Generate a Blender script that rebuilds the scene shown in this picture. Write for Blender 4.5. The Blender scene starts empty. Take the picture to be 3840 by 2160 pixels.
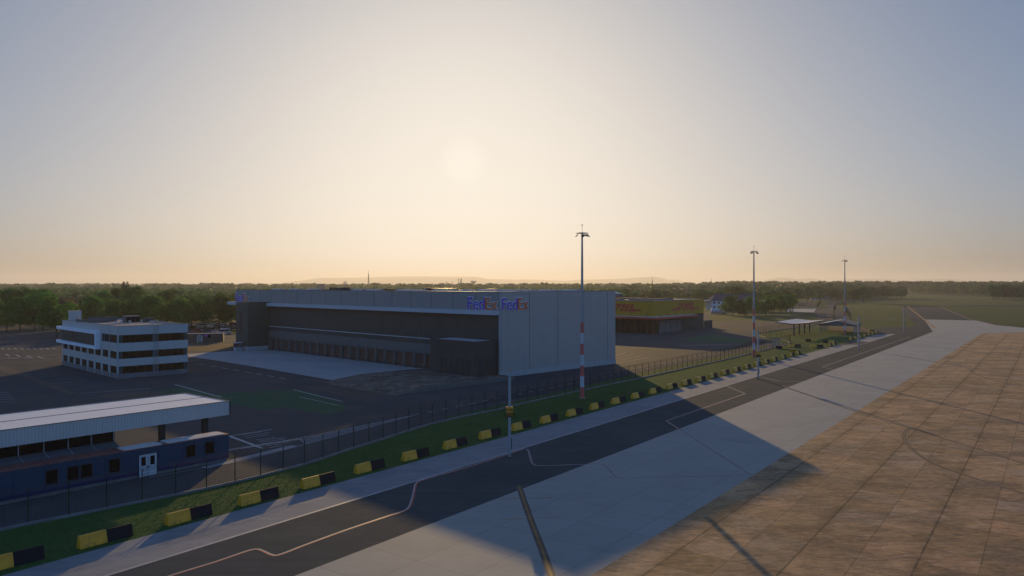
import bpy, bmesh, math, random
import numpy as np
from mathutils import Vector, Matrix
R = math.radians
rnd = random.Random(7)
HAZE_D = 0.0001
S = bpy.context.scene
C = S.collection

# ---------------------------------------------------------------- camera
F, HY, HC = 2800.0, 1070.0, 18.0          # focal length (px of 3840), horizon row, camera height
cd = bpy.data.cameras.new('camera'); cam = bpy.data.objects.new('camera', cd); C.objects.link(cam)
cd.sensor_width = 36; cd.lens = 36*F/3840; cd.clip_start = 0.5; cd.clip_end = 40000
cd.shift_y = -(1080-HY)/3840
cam.location = (0, 0, HC); cam.rotation_euler = (R(90), 0, 0)
S.camera = cam

# ---------------------------------------------------------------- light
SKY_FILL = (2.3, 2.6, 2.75, 1)
SUN_EL, SUN_AZ = 9.55, -3.7                # azimuth from +Y towards +X
w = bpy.data.worlds.new('World'); S.world = w; w.use_nodes = True
nt = w.node_tree; nt.nodes.clear()
sky = nt.nodes.new('ShaderNodeTexSky'); sky.sky_type = 'NISHITA'; sky.sun_disc = False
sky.sun_elevation = R(SUN_EL); sky.sun_rotation = R(SUN_AZ)
sky.altitude = 0; sky.air_density = 0.8; sky.dust_density = 3.0; sky.ozone_density = 3.0
bg = nt.nodes.new('ShaderNodeBackground'); bg.inputs[1].default_value = 0.0975
ow = nt.nodes.new('ShaderNodeOutputWorld')
# the evening air is thick enough to veil the sun: the glow saturates softly, c/(1+c/L)
def vmath(op, a, v=None, b=None):
    x = nt.nodes.new('ShaderNodeVectorMath'); x.operation = op
    nt.links.new(a, x.inputs[0])
    if v is not None: x.inputs[1].default_value = v
    if b is not None: nt.links.new(b, x.inputs[1])
    return x
st_ = vmath('MULTIPLY', sky.outputs[0], (0.97, 1.01, 1.26))
vd = vmath('MULTIPLY', st_.outputs[0], (1/11.6, 1/10.7, 1/9.2))
va = vmath('ADD', vd.outputs[0], (1, 1, 1))
vq = vmath('DIVIDE', st_.outputs[0], None, va.outputs[0])
# added fill: sky away from the sun, mostly out of view, boosted and blued
tc_ = nt.nodes.new('ShaderNodeTexCoord'); dt_ = vmath('DOT_PRODUCT', tc_.outputs['Generated'], (math.sin(R(SUN_AZ))*math.cos(R(SUN_EL)), math.cos(R(SUN_AZ))*math.cos(R(SUN_EL)), math.sin(R(SUN_EL))))
mr_ = nt.nodes.new('ShaderNodeMapRange'); nt.links.new(dt_.outputs['Value'], mr_.inputs[0])
for i_, v_ in enumerate((.80, .25, 0, 1)): mr_.inputs[i_+1].default_value = v_
mr_.interpolation_type = 'SMOOTHSTEP'
mx_ = nt.nodes.new('ShaderNodeMix'); mx_.data_type = 'RGBA'; nt.links.new(mr_.outputs[0], mx_.inputs[0])
mx_.inputs[6].default_value = (1, 1, 1, 1); mx_.inputs[7].default_value = SKY_FILL
mr2 = nt.nodes.new('ShaderNodeMapRange'); nt.links.new(dt_.outputs['Value'], mr2.inputs[0])
for i_, v_ in enumerate((.97, .74, 0, 1)): mr2.inputs[i_+1].default_value = v_
mx2 = nt.nodes.new('ShaderNodeMix'); mx2.data_type = 'RGBA'; nt.links.new(mr2.outputs[0], mx2.inputs[0])
mx2.inputs[6].default_value = (1, 1, 1, 1); mx2.inputs[7].default_value = (.97, 1.08, 1.19, 1)
# the veiled disc itself: a faint brighter core
mr3 = nt.nodes.new('ShaderNodeMapRange'); nt.links.new(dt_.outputs['Value'], mr3.inputs[0])
for i_, v_ in enumerate((.9993, 1.0, 1.0, 1.045)): mr3.inputs[i_+1].default_value = v_
mr3.interpolation_type = 'SMOOTHERSTEP'
vc = vmath('MULTIPLY', vq.outputs[0], None, mx2.outputs[2]); vc2 = vmath('MULTIPLY', vc.outputs[0], None, mr3.outputs[0])
vf = vmath('MULTIPLY', vc2.outputs[0], None, mx_.outputs[2])
nt.links.new(vf.outputs[0], bg.inputs[0]); nt.links.new(bg.outputs[0], ow.inputs[0])
sl = bpy.data.lights.new('sun', 'SUN'); sun = bpy.data.objects.new('sun', sl); C.objects.link(sun)
sl.energy = 4.6; sl.angle = R(0.35); sl.color = (1.0, 0.67, 0.27)
sd = Vector((math.sin(R(SUN_AZ))*math.cos(R(SUN_EL)), math.cos(R(SUN_AZ))*math.cos(R(SUN_EL)), math.sin(R(SUN_EL))))
sun.rotation_euler = sd.to_track_quat('Z', 'Y').to_euler()
S.view_settings.view_transform = 'Standard'; S.view_settings.look = 'None'
S.view_settings.exposure = 0.0; S.view_settings.gamma = 1
S.render.engine = 'CYCLES'
S.cycles.max_bounces = 6; S.cycles.diffuse_bounces = 3; S.cycles.transparent_max_bounces = 12; S.cycles.volume_bounces = 0
S.render.resolution_x = 1024; S.render.resolution_y = 576

# ---------------------------------------------------------------- helpers
def g(x, y, z=0.0):
    """a point of the place seen at photograph pixel x,y that stands at height z"""
    Y = F*(HC-z)/(y-HY); return Vector(((x-1920)/F*Y, Y, z))
def at(x, Y): return (x-1920)/F*Y
def hz(y, Y): return HC-(y-HY)*Y/F
def tag(o, label=None, cat=None, group=None, kind=None):
    if label: o['label'] = label
    if cat: o['category'] = cat
    if group: o['group'] = group
    if kind: o['kind'] = kind
    return o
def empty(name, loc, rz=0, label=None, cat=None, group=None):
    o = bpy.data.objects.new(name, None); C.objects.link(o); o.location = loc; o.rotation_euler = (0, 0, rz)
    o.empty_display_size = 0.5
    return tag(o, label, cat, group)
class MB:
    def __init__(s): s.v = []; s.f = []; s.m = []
    def face(s, pts, mi=0):
        n = len(s.v); s.v += [tuple(p) for p in pts]; s.f.append(tuple(range(n, n+len(pts)))); s.m.append(mi); return s
    def box(s, x0, x1, y0, y1, z0, z1, mi=0, M=None):
        n = len(s.v)
        P = [(x, y, z) for z in (z0, z1) for y in (y0, y1) for x in (x0, x1)]
        if M is not None: P = [tuple(M @ Vector(p)) for p in P]
        s.v += P
        for q in ((0,2,3,1),(4,5,7,6),(0,1,5,4),(2,6,7,3),(0,4,6,2),(1,3,7,5)):
            s.f.append(tuple(n+i for i in q)); s.m.append(mi)
        return s
    def bar(s, a, b, w, h=None, mi=0):
        a = Vector(a); b = Vector(b); d = (b-a); L = d.length
        if L < 1e-6: return s
        h = h or w
        q = d.to_track_quat('X', 'Z').to_matrix().to_4x4(); q.translation = a
        return s.box(0, L, -w/2, w/2, -h/2, h/2, mi, q)
    def cyl(s, a, b, r0, r1=None, n=10, mi=0, cap=True):
        r1 = r0 if r1 is None else r1
        a = Vector(a); b = Vector(b); q = (b-a).to_track_quat('Z', 'Y').to_matrix()
        k = len(s.v)
        for c, r in ((a, r0), (b, r1)):
            for i in range(n):
                t = 2*math.pi*i/n; s.v.append(tuple(c+q@Vector((r*math.cos(t), r*math.sin(t), 0))))
        for i in range(n):
            j = (i+1) % n; s.f.append((k+i, k+j, k+n+j, k+n+i)); s.m.append(mi)
        if cap:
            s.f.append(tuple(k+i for i in reversed(range(n)))); s.m.append(mi)
            s.f.append(tuple(k+n+i for i in range(n))); s.m.append(mi)
        return s
    def prism(s, poly, y0, y1, mi=0, ax='y'):
        """poly of (a,z) extruded along y (or x)"""
        n = len(poly); k = len(s.v)
        for yy in (y0, y1):
            for (a, z) in poly: s.v.append((a, yy, z) if ax == 'y' else (yy, a, z))
        s.f.append(tuple(k+i for i in range(n))); s.m.append(mi)
        s.f.append(tuple(k+n+i for i in reversed(range(n)))); s.m.append(mi)
        for i in range(n):
            j = (i+1) % n; s.f.append((k+j, k+i, k+n+i, k+n+j)); s.m.append(mi)
        return s
    def build(s, name, mats, parent=None, smooth=False, fix=True):
        me = bpy.data.meshes.new(name); me.from_pydata(s.v, [], s.f)
        for m in (mats if isinstance(mats, (list, tuple)) else [mats]): me.materials.append(m)
        me.polygons.foreach_set('material_index', s.m)
        if fix:
            b = bmesh.new(); b.from_mesh(me); bmesh.ops.recalc_face_normals(b, faces=b.faces); b.to_mesh(me); b.free()
        if smooth: me.polygons.foreach_set('use_smooth', [True]*len(me.polygons))
        me.update()
        o = bpy.data.objects.new(name, me); C.objects.link(o); o.parent = parent
        return o
def sheet(name, pts, z, m, kind='structure', thick=0.0):
    """flat polygon laid at height z (simple polygon in world xy)"""
    b = bmesh.new(); vs = [b.verts.new((p[0], p[1], z)) for p in pts]
    f = b.faces.new(vs); b.normal_update()
    if f.normal.z < 0: f.normal_flip()
    bmesh.ops.triangulate(b, faces=[f])
    me = bpy.data.meshes.new(name); b.to_mesh(me); b.free(); me.materials.append(m)
    o = bpy.data.objects.new(name, me); C.objects.link(o)
    if kind: o['kind'] = kind
    return o
def px(*pts): return [g(x, y) for x, y in pts]
def ribbon(mb, pts, wd, z, mi=0, off=0.0):
    """painted line of width wd along world points, mitred"""
    P = [Vector((p[0], p[1])) for p in pts]; L = []; Rr = []
    for i, p in enumerate(P):
        a = P[max(i-1, 0)]; b = P[min(i+1, len(P)-1)]
        if 0 < i < len(P)-1:
            t = ((p-a).normalized()+(b-p).normalized())
            t = t.normalized() if t.length > 1e-4 else (b-p).normalized()
            c = max(0.5, t.dot((b-p).normalized()))
        else: t = (b-a).normalized(); c = 1
        n = Vector((-t.y, t.x))/c
        L.append(p+n*(off+wd/2)); Rr.append(p+n*(off-wd/2))
    for i in range(len(P)-1):
        mb.face([(Rr[i].x, Rr[i].y, z), (Rr[i+1].x, Rr[i+1].y, z), (L[i+1].x, L[i+1].y, z), (L[i].x, L[i].y, z)], mi)
def smooth_poly(pts, n=6):
    P = [Vector((p[0], p[1])) for p in pts]; out = []
    for i in range(len(P)-1):
        p0 = P[max(i-1, 0)]; p1 = P[i]; p2 = P[i+1]; p3 = P[min(i+2, len(P)-1)]
        for k in range(n):
            t = k/n
            out.append(0.5*((2*p1)+(p2-p0)*t+(2*p0-5*p1+4*p2-p3)*t*t+(3*p1-p0-3*p2+p3)*t**3))
    out.append(P[-1]); return out
def copy_tree(o, parent=None):
    c = o.copy(); C.objects.link(c); c.parent = parent
    for ch in list(o.children): copy_tree(ch, c)
    return c

# ---------------------------------------------------------------- materials
IOR_LOW = 1.09                              # dusty, porous surfaces hardly mirror the low sun
class N:
    def __init__(s, name):
        s.m = bpy.data.materials.new(name); s.m.use_nodes = True; s.t = s.m.node_tree
        s.b = s.t.nodes['Principled BSDF']
    def n(s, ty, **k):
        x = s.t.nodes.new(ty)
        for a, v in k.items(): setattr(x, a, v)
        return x
    def l(s, a, b): s.t.links.new(a, b)
    def val(s, sock, v):
        if hasattr(v, 'is_linked') or hasattr(v, 'links'): s.l(v, sock)
        else: sock.default_value = v
    def math(s, op, a, b=None, c=None, clamp=False):
        x = s.n('ShaderNodeMath', operation=op); x.use_clamp = clamp
        s.val(x.inputs[0], a)
        if b is not None: s.val(x.inputs[1], b)
        if c is not None: s.val(x.inputs[2], c)
        return x.outputs[0]
    def noise(s, vec, scale, detail=4, rough=0.55):
        x = s.n('ShaderNodeTexNoise'); x.inputs['Scale'].default_value = scale
        x.inputs['Detail'].default_value = detail; x.inputs['Roughness'].default_value = rough
        if vec is not None: s.l(vec, x.inputs['Vector'])
        return x.outputs[0]
    def mix(s, f, a, b, mode='MIX'):
        x = s.n('ShaderNodeMix', data_type='RGBA', blend_type=mode)
        s.val(x.inputs[0], f); 
        for k, v in ((6, a), (7, b)):
            if isinstance(v, tuple): x.inputs[k].default_value = (v+(1,))[:4]
            else: s.l(v, x.inputs[k])
        return x.outputs[2]
    def ramp(s, v, stops):
        x = s.n('ShaderNodeValToRGB'); s.l(v, x.inputs[0]); e = x.color_ramp.elements
        while len(e) < len(stops): e.new(0.5)
        for q, (p, c) in zip(e, stops): q.position = p; q.color = (c+(1,))[:4] if isinstance(c, tuple) else (c, c, c, 1)
        return x.outputs[0]
    def mapr(s, v, a, b, c=0.0, d=1.0):
        x = s.n('ShaderNodeMapRange'); s.l(v, x.inputs[0])
        for i, q in enumerate((a, b, c, d)): x.inputs[i+1].default_value = q
        return x.outputs[0]
    def world(s, rot=0.0, scale=(1, 1, 1)):
        x = s.n('ShaderNodeNewGeometry'); mp = s.n('ShaderNodeMapping')
        mp.inputs['Rotation'].default_value = (0, 0, rot); mp.inputs['Scale'].default_value = scale
        s.l(x.outputs['Position'], mp.inputs[0]); return mp.outputs[0]
    def objc(s, scale=(1, 1, 1)):
        x = s.n('ShaderNodeTexCoord'); mp = s.n('ShaderNodeMapping'); mp.inputs['Scale'].default_value = scale
        s.l(x.outputs['Object'], mp.inputs[0]); return mp.outputs[0]
    def bump(s, h, st=0.3, dist=0.02):
        x = s.n('ShaderNodeBump'); x.inputs['Strength'].default_value = st; x.inputs['Distance'].default_value = dist
        s.l(h, x.inputs['Height']); s.l(x.outputs[0], s.b.inputs['Normal'])
    def done(s, col=None, rough=0.7, metal=0.0, spec=0.5):
        if spec < .1: s.b.inputs['IOR'].default_value = IOR_LOW; spec = .5
        if col is not None:
            if isinstance(col, tuple): s.b.inputs['Base Color'].default_value = (col+(1,))[:4]
            else: s.l(col, s.b.inputs['Base Color'])
        s.val(s.b.inputs['Roughness'], rough); s.b.inputs['Metallic'].default_value = metal
        s.b.inputs['Specular IOR Level'].default_value = spec
        return s.m
def simple(name, col, rough=0.6, metal=0.0, var=0.15, scale=1.5, spec=0.4, dirt=None):
    q = N(name); p = q.objc()
    n1 = q.noise(p, scale, 5); n2 = q.noise(p, scale*9, 3)
    f = q.math('ADD', q.math('MULTIPLY', n1, .7), q.math('MULTIPLY', n2, .3))
    lo = tuple(c*(1-var) for c in col); hi = tuple(min(1, c*(1+var)) for c in col)
    c = q.mix(q.mapr(f, .35, .65), lo, hi)
    if dirt: c = q.mix(q.math('MULTIPLY', q.mapr(q.noise(p, scale*2.3, 6), .52, .7), .6), c, dirt)
    return q.done(c, rough, metal, spec)
A0, A1 = 0.5876, 0.8091                    # apron direction (sin, cos)
APR = math.atan2(A1, A0)                   # its angle from +X
def ground_mat(name, c0, c1, c2=None, big=.05, mid=.6, fine=14, rough=.85, spec=.3, stretch=None, bump=.25, cracks=None, speck=.12):
    q = N(name)
    p = q.world()
    nb = q.noise(p, big, 6, .6); nm = q.noise(p, mid, 5, .6); nf = q.noise(p, fine, 3, .6)
    f = q.math('ADD', q.math('MULTIPLY', nb, .6), q.math('MULTIPLY', nm, .4))
    c = q.mix(q.mapr(f, .38, .62), c0, c1)
    if c2: c = q.mix(q.math('MULTIPLY', q.mapr(q.noise(p, big*2.7, 7, .65), .5, .68), .75), c, c2)
    if stretch:
        ps = q.world(rot=-stretch, scale=(.05, 1.3, 1)); s1 = q.noise(ps, 1.2, 4, .6)
        c = q.mix(q.math('MULTIPLY', q.mapr(s1, .45, .7), .35), c, tuple(x*.62 for x in c0))
    c = q.mix(q.mapr(nf, .3, .7, 0, speck*2), c, tuple(x*.5 for x in c0))
    if bump: q.bump(q.math('ADD', nf, q.math('MULTIPLY', nm, 1.5)), bump, .03)
    return q.done(c, rough, 0, spec)
M = {}
M['grass'] = ground_mat('field_grass', (.056, .084, .028), (.080, .104, .036), (.115, .11, .05), big=.012, mid=.12, fine=3.0, rough=.95, spec=0.05, bump=.6, stretch=0.05)
M['verge'] = ground_mat('verge_grass', (.036, .088, .026), (.054, .112, .030), (.085, .11, .035), big=.08, mid=.9, fine=9, rough=.95, spec=0.05, bump=.9, speck=.22)
M['yard'] = ground_mat('yard_asphalt', (.058, .060, .062), (.080, .078, .074), (.105, .095, .080), big=.03, mid=.35, fine=8, rough=.88, spec=0.09, bump=.08)
M['tan'] = ground_mat('worn_ground', (.105, .085, .064), (.135, .11, .082), (.08, .07, .042), big=.04, mid=.4, fine=6, rough=.88, spec=0.07, stretch=.1)
M['asphalt'] = ground_mat('apron_asphalt', (.058, .066, .066), (.078, .085, .082), (.098, .102, .093), big=.06, mid=.5, fine=22, rough=.95, spec=.04, stretch=APR, bump=.07, speck=.25)
M['darkroad'] = ground_mat('dark_road_asphalt', (.045, .045, .048), (.055, .054, .056), None, big=.06, mid=.5, fine=12, bump=.08, rough=.95, spec=0.05)
M['strip'] = ground_mat('strip_concrete', (.19, .192, .19), (.245, .245, .235), (.15, .15, .15), big=.05, mid=.6, fine=12, bump=.1, rough=.95, spec=.2, stretch=APR)
M['pad'] = ground_mat('pad_concrete', (.30, .285, .265), (.36, .345, .32), (.26, .25, .235), big=.04, mid=.4, fine=9, bump=.1, rough=.95, spec=0.12)
M['bank'] = ground_mat('stony_dirt', (.06, .048, .036), (.20, .16, .12), (.29, .235, .18), big=.25, mid=1.1, fine=5, rough=.95, spec=.1, bump=1.0, stretch=.2)
M['island'] = ground_mat('thin_grass', (.040, .10, .055), (.062, .11, .055), (.11, .10, .065), big=.07, mid=.6, fine=6, rough=.95, spec=0.05, bump=.6)
M['soil'] = ground_mat('bare_soil', (.15, .095, .05), (.19, .125, .07), (.10, .09, .045), big=.05, mid=.4, fine=5, rough=.88, spec=0.09)
def slabs(name, base, alt, dark, size, oa, oo, jw, tonevar, major, stain):
    q = N(name)
    pw = q.n('ShaderNodeNewGeometry'); sp = q.n('ShaderNodeSeparateXYZ'); q.l(pw.outputs['Position'], sp.inputs[0])
    X, Y = sp.outputs[0], sp.outputs[1]
    a = q.math('ADD', q.math('MULTIPLY', X, A0), q.math('MULTIPLY', Y, A1))
    o = q.math('SUBTRACT', q.math('MULTIPLY', X, A1), q.math('MULTIPLY', Y, A0))
    ua = q.math('DIVIDE', q.math('SUBTRACT', a, oa), size); uo = q.math('DIVIDE', q.math('SUBTRACT', o, oo), size)
    cb = q.n('ShaderNodeCombineXYZ'); q.l(q.math('FLOOR', ua), cb.inputs[0]); q.l(q.math('FLOOR', uo), cb.inputs[1])
    wn = q.n('ShaderNodeTexWhiteNoise', noise_dimensions='3D'); q.l(cb.outputs[0], wn.inputs[0])
    wob = q.math('MULTIPLY', q.math('SUBTRACT', q.noise(q.world(), 1.5, 3), .5), .012)
    def joint(u, wd, soft):
        d = q.math('ABSOLUTE', q.math('SUBTRACT', q.math('FRACT', q.math('ADD', u, q.math('ADD', wob, .5))), .5))   # 0 at joint
        return q.mapr(d, wd/size, (wd+soft)/size, 1, 0)
    j = q.math('MAXIMUM', joint(ua, jw*.4, .035), joint(uo, jw*.4, .035))
    wp = q.world(); st = q.world(scale=(.3, .8, 1)); st2 = q.world(rot=.03, scale=(.45, 1.3, 1))
    nb = q.noise(wp, .09, 6, .6); ns = q.noise(st, 1.1, 6, .68); nf = q.noise(wp, 11, 4, .6); ns2 = q.noise(st2, 2.6, 5, .7)
    c = q.mix(wn.outputs[0], base, alt)
    c = q.mix(q.math('MULTIPLY', q.mapr(q.math('ADD', q.math('MULTIPLY', ns, .6), q.math('MULTIPLY', nb, .4)), .43, .63), stain), c, dark)
    c = q.mix(q.math('MULTIPLY', q.mapr(ns2, .5, .75), stain*.8), c, tuple(x*.8 for x in dark))
    if major:
        wv = q.n('ShaderNodeSeparateColor'); q.l(wn.outputs['Color'], wv.inputs[0])
        c = q.mix(q.math('MULTIPLY', q.mapr(wv.outputs[0], .55, 1), .55), c, (.42, .20, .085))
        c = q.mix(q.math('MULTIPLY', q.mapr(wv.outputs[1], .62, 1), .5), c, (.34, .26, .17))
        def blot(sc, x0, x1, amt, col, sx=.6):
            return q.mix(q.math('MULTIPLY', q.mapr(q.noise(q.world(scale=(sx, 1, 1)), sc, 8, .72), x0, x1), amt), c, col)
        c = blot(.16, .48, .60, .65, (.15, .10, .062)); c = blot(.5, .50, .62, .7, (.15, .092, .05)); c = blot(.9, .54, .64, .5, (.58, .30, .13))
        c = blot(2.2, .50, .64, .7, (.14, .088, .052), .35); c = blot(3.1, .54, .66, .5, (.62, .46, .30), .35)
    else:
        for sc, amt, col in ((.13, .35, (.19, .18, .155)), (.7, .25, (.21, .20, .175)), (.35, .25, (.31, .295, .26))):
            c = q.mix(q.math('MULTIPLY', q.mapr(q.noise(q.world(scale=(.6, 1, 1)), sc, 8, .7), .5, .62), amt), c, col)
    c = q.mix(q.mapr(nf, .3, .75, 0, .18), c, tuple(x*.6 for x in base))
    wn2 = q.math('MULTIPLY', q.math('SUBTRACT', wn.outputs[0], .5), tonevar)
    hsv = q.n('ShaderNodeHueSaturation'); q.l(c, hsv.inputs['Color']); q.l(q.math('ADD', wn2, 1), hsv.inputs['Value']); c = hsv.outputs[0]
    if major:
        # rubbed-in dirt beside every second joint
        um = q.math('DIVIDE', q.math('SUBTRACT', o, oo), size*2)
        dd = q.math('ABSOLUTE', q.math('SUBTRACT', q.math('FRACT', q.math('ADD', um, .5)), .5))
        gr = q.math('MULTIPLY', q.mapr(dd, 0, .15, 1, 0), q.mapr(q.noise(q.world(), .35, 5, .65), .42, .62))
        c = q.mix(q.math('MULTIPLY', gr, .6), c, tuple(x*.4 for x in dark))
        j2 = q.math('MULTIPLY', q.mapr(dd, .006, .016, 1, 0), q.mapr(q.noise(q.world(), .8, 4), .3, .6, .3, 1))
        c = q.mix(q.math('MULTIPLY', j2, .55), c, (.03, .024, .018))
        c = q.mix(q.math('MULTIPLY', j, q.mapr(q.noise(q.world(), .5, 3), .35, .65, .25, .8)), c, (.03, .024, .018))
    else:
        c = q.mix(q.math('MULTIPLY', j, .5), c, tuple(x*.5 for x in dark))
    q.bump(q.math('SUBTRACT', nf, q.math('MULTIPLY', j, 2)), .1, .01)
    if major: q.b.inputs['IOR'].default_value = 1.25; return q.done(c, .9, 0, .5)
    return q.done(c, .85, 0, .25)
M['light_slab'] = slabs('light_slab_concrete', (.275, .265, .225), (.29, .279, .238), (.245, .236, .20), 4.42, 40.2, -38.05, .05, .05, False, .5)
M['brown_slab'] = slabs('brown_slab_concrete', (.44, .25, .105), (.54, .325, .155), (.20, .115, .05), 3.36, 57.9, -13.9, .03, .26, True, .75)
M['white_paint'] = simple('white_paint', (.25, .25, .25), .7, var=.25, scale=.8)
M['yard_white'] = simple('yard_white_paint', (.40, .40, .39), .8, var=.2, scale=.8)
M['yard_faint'] = simple('yard_faded_paint', (.21, .21, .205), .8, var=.3, scale=.6)
M['faint_paint'] = simple('faded_paint', (.19, .185, .18), .8, var=.3, scale=.6)
M['red_paint'] = simple('red_paint', (.30, .035, .035), .7, var=.25, scale=.8)
M['pink_paint'] = simple('faded_red_paint', (.22, .12, .115), .8, var=.25, scale=.8)
M['yellow_paint'] = simple('yellow_paint', (.26, .125, .02), .7, var=.3, scale=.8)
M['old_yellow'] = simple('worn_yellow_paint', (.20, .10, .018), .75, var=.45, scale=.6)
M['rubber_dark'] = simple('black_line_border', (.06, .05, .045), .8, var=.4, scale=.5)
M['kerb'] = simple('kerb_concrete', (.15, .15, .148), .85, var=.25, scale=.7)
M['wire'] = simple('green_wire', (.02, .045, .028), .8, spec=.15)
M['green_post'] = simple('green_post_paint', (.008, .034, .016), .8, spec=.15)
M['yel'] = simple('barrier_yellow', (.68, .29, .010), .5, var=.18, scale=1.2, dirt=(.16, .10, .03))
M['blk'] = simple('barrier_black', (.012, .012, .015), .8, spec=.15, var=.3, scale=1.2)
M['steel'] = simple('galvanised_steel', (.30, .31, .32), .45, .3, var=.12)
M['mast_grey'] = simple('mast_grey_paint', (.27, .27, .27), .5, .1, var=.1)
M['mast_red'] = simple('mast_red_paint', (.50, .085, .065), .6, var=.15)
M['mast_white'] = simple('mast_white_paint', (.40, .42, .44), .55, var=.12)
M['dark_metal'] = simple('dark_metal', (.035, .033, .034), .5, .2)
M['black'] = simple('black_plastic', (.012, .012, .013), .9, spec=.05)
M['white_clad'] = simple('white_cladding', (.52, .52, .52), .5, var=.06)
M['roof_tan'] = simple('roof_membrane', (.32, .27, .23), .95, spec=.05, var=.12, scale=.4)
M['glass_dark'] = simple('dark_glass', (.004, .004, .005), .25, 0, var=.05, spec=.12)
M['glass_brown'] = simple('brown_glass', (.009, .0045, .003), .25, 0, var=.1, spec=.12)
M['teal'] = simple('teal_panel', (.014, .045, .045), .35)
M['green_dark'] = simple('dark_green_cladding', (.040, .050, .040), .6, var=.08)
M['charcoal'] = simple('charcoal_cladding', (.062, .058, .050), .8, var=.12, scale=.3, spec=.15)
M['char_lite'] = simple('grey_cladding', (.105, .105, .098), .8, var=.08)
M['dark_red'] = simple('dark_red_band', (.045, .022, .018), .7)
M['dock'] = simple('dock_door_brown', (.10, .05, .035), .8, var=.2)
M['plinth'] = simple('pale_plinth', (.34, .34, .33), .8, var=.12)
M['ledge'] = simple('pale_ledge', (.40, .41, .42), .55, var=.06)
M['dhl_yellow'] = simple('yellow_cladding', (.46, .23, .008), .8, var=.08, scale=.2)
M['sign_red'] = simple('sign_red', (.50, .03, .02), .5, var=.08)
M['awn_red'] = simple('awning_red', (.45, .035, .02), .55, var=.1)
M['purple'] = simple('sign_purple', (.10, .028, .40), .45, var=.05)
M['orange'] = simple('sign_orange', (.62, .115, .012), .45, var=.05)
M['sign_white'] = simple('sign_white', (.75, .76, .78), .45, var=.05)
M['blue_wall'] = simple('blue_cladding', (.007, .038, .074), .6, var=.15, scale=.4)
M['blue_stripe'] = simple('deep_blue_stripe', (.003, .012, .07), .45)
M['red_roof'] = simple('red_roof_sheet', (.17, .06, .045), .6, var=.3, scale=2)
M['white_roof'] = simple('white_roof_panel', (.56, .50, .44), .5, var=.05)
M['white_door'] = simple('white_door', (.42, .44, .45), .5)
M['awn_grey'] = simple('grey_awning_sheet', (.10, .10, .10), .5)
M['skylight'] = simple('skylight_plastic', (.38, .38, .38), .9, spec=.08, var=.05)
M['sign_orange_panel'] = simple('orange_sign_panel', (.62, .24, .01), .5, var=.05)
M['bluegrey_roof'] = simple('blue_grey_roof', (.040, .052, .085), .95, var=.1, spec=.05)
M['house_white'] = simple('white_render', (.45, .46, .48), .8, var=.06)
M['house_brick'] = simple('orange_wall', (.26, .09, .045), .8, var=.15, scale=.3)
M['city'] = simple('distant_wall', (.16, .14, .13), .8, var=.15, scale=.1)
M['tank'] = simple('white_tank_paint', (.42, .42, .41), .5, var=.08)
def ribbed(name, col, period, axis, amt=.12, rough=.5, metal=.1):
    q = N(name); tc = q.n('ShaderNodeTexCoord'); sp = q.n('ShaderNodeSeparateXYZ'); q.l(tc.outputs['Object'], sp.inputs[0])
    f = q.math('FRACT', q.math('DIVIDE', sp.outputs[axis], period))
    d = q.math('ABSOLUTE', q.math('SUBTRACT', f, .5))
    h = q.mapr(d, .12, .32)
    pn = q.math('MULTIPLY', q.math('FRACT', q.math('MULTIPLY', q.math('FLOOR', q.math('DIVIDE', sp.outputs[axis], period*4.0)), .618)), .04)
    c = q.mix(h, tuple(x*(1-amt) for x in col), col)
    c = q.mix(q.math('MULTIPLY', q.mapr(q.noise(tc.outputs['Object'], .25, 5), .4, .7), .25), c, tuple(x*.8 for x in col))
    c = q.mix(pn, c, (.05, .05, .05))
    q.bump(h, .6, .03)
    return q.done(c, rough, metal, .4)
M['rib_x'] = ribbed('grey_ribbed_cladding_x', (.36, .335, .31), .36, 0, .06, .5, .2)
M['rib_y'] = ribbed('grey_ribbed_cladding_y', (.25, .25, .24), .36, 1, .10, .5, .2)
M['fascia'] = ribbed('corrugated_fascia', (.52, .49, .45), .28, 0, .14, .5, .15)
M['roof_rib'] = ribbed('corrugated_roof', (.78, .73, .66), .30, 0, .10, .45, 0)
M['office'] = simple('office_panel', (.45, .425, .39), .5, var=.04)
def leaf_mat(name, c0, c1, c2):
    q = N(name); oi = q.n('ShaderNodeObjectInfo')
    n1 = q.noise(q.world(), .35, 3); n2 = q.noise(q.world(), 2.2, 2)
    c = q.mix(q.mapr(n1, .35, .65), c0, c1); c = q.mix(q.math('MULTIPLY', q.mapr(n2, .45, .7), .6), c, c2)
    hs = q.n('ShaderNodeHueSaturation'); q.l(c, hs.inputs['Color'])
    q.l(q.mapr(oi.outputs['Random'], 0, 1, .6, 1.5), hs.inputs['Value'])
    q.l(q.mapr(oi.outputs['Random'], 0, 1, .49, .515), hs.inputs['Hue']); c = hs.outputs[0]
    q.done(c, .7, 0, .25)
    tr = q.n('ShaderNodeBsdfTranslucent'); q.l(c, tr.inputs[0]); mx = q.n('ShaderNodeMixShader'); mx.inputs[0].default_value = .42
    out = q.t.nodes['Material Output']; q.l(q.b.outputs[0], mx.inputs[1]); q.l(tr.outputs[0], mx.inputs[2]); q.l(mx.outputs[0], out.inputs[0])
    return q.m
M['leaf'] = leaf_mat('broadleaf_foliage', (.032, .10, .014), (.052, .14, .018), (.10, .20, .024))
M['leaf_far'] = leaf_mat('far_foliage', (.024, .066, .018), (.038, .09, .022), (.06, .12, .03))
M['leaf_lite'] = leaf_mat('light_foliage', (.065, .13, .018), (.10, .18, .022), (.15, .22, .03))
M['needle'] = leaf_mat('conifer_foliage', (.018, .034, .014), (.028, .045, .018), (.04, .06, .02))
M['bark'] = simple('bark', (.06, .045, .032), .9, var=.3, scale=2)

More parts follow.
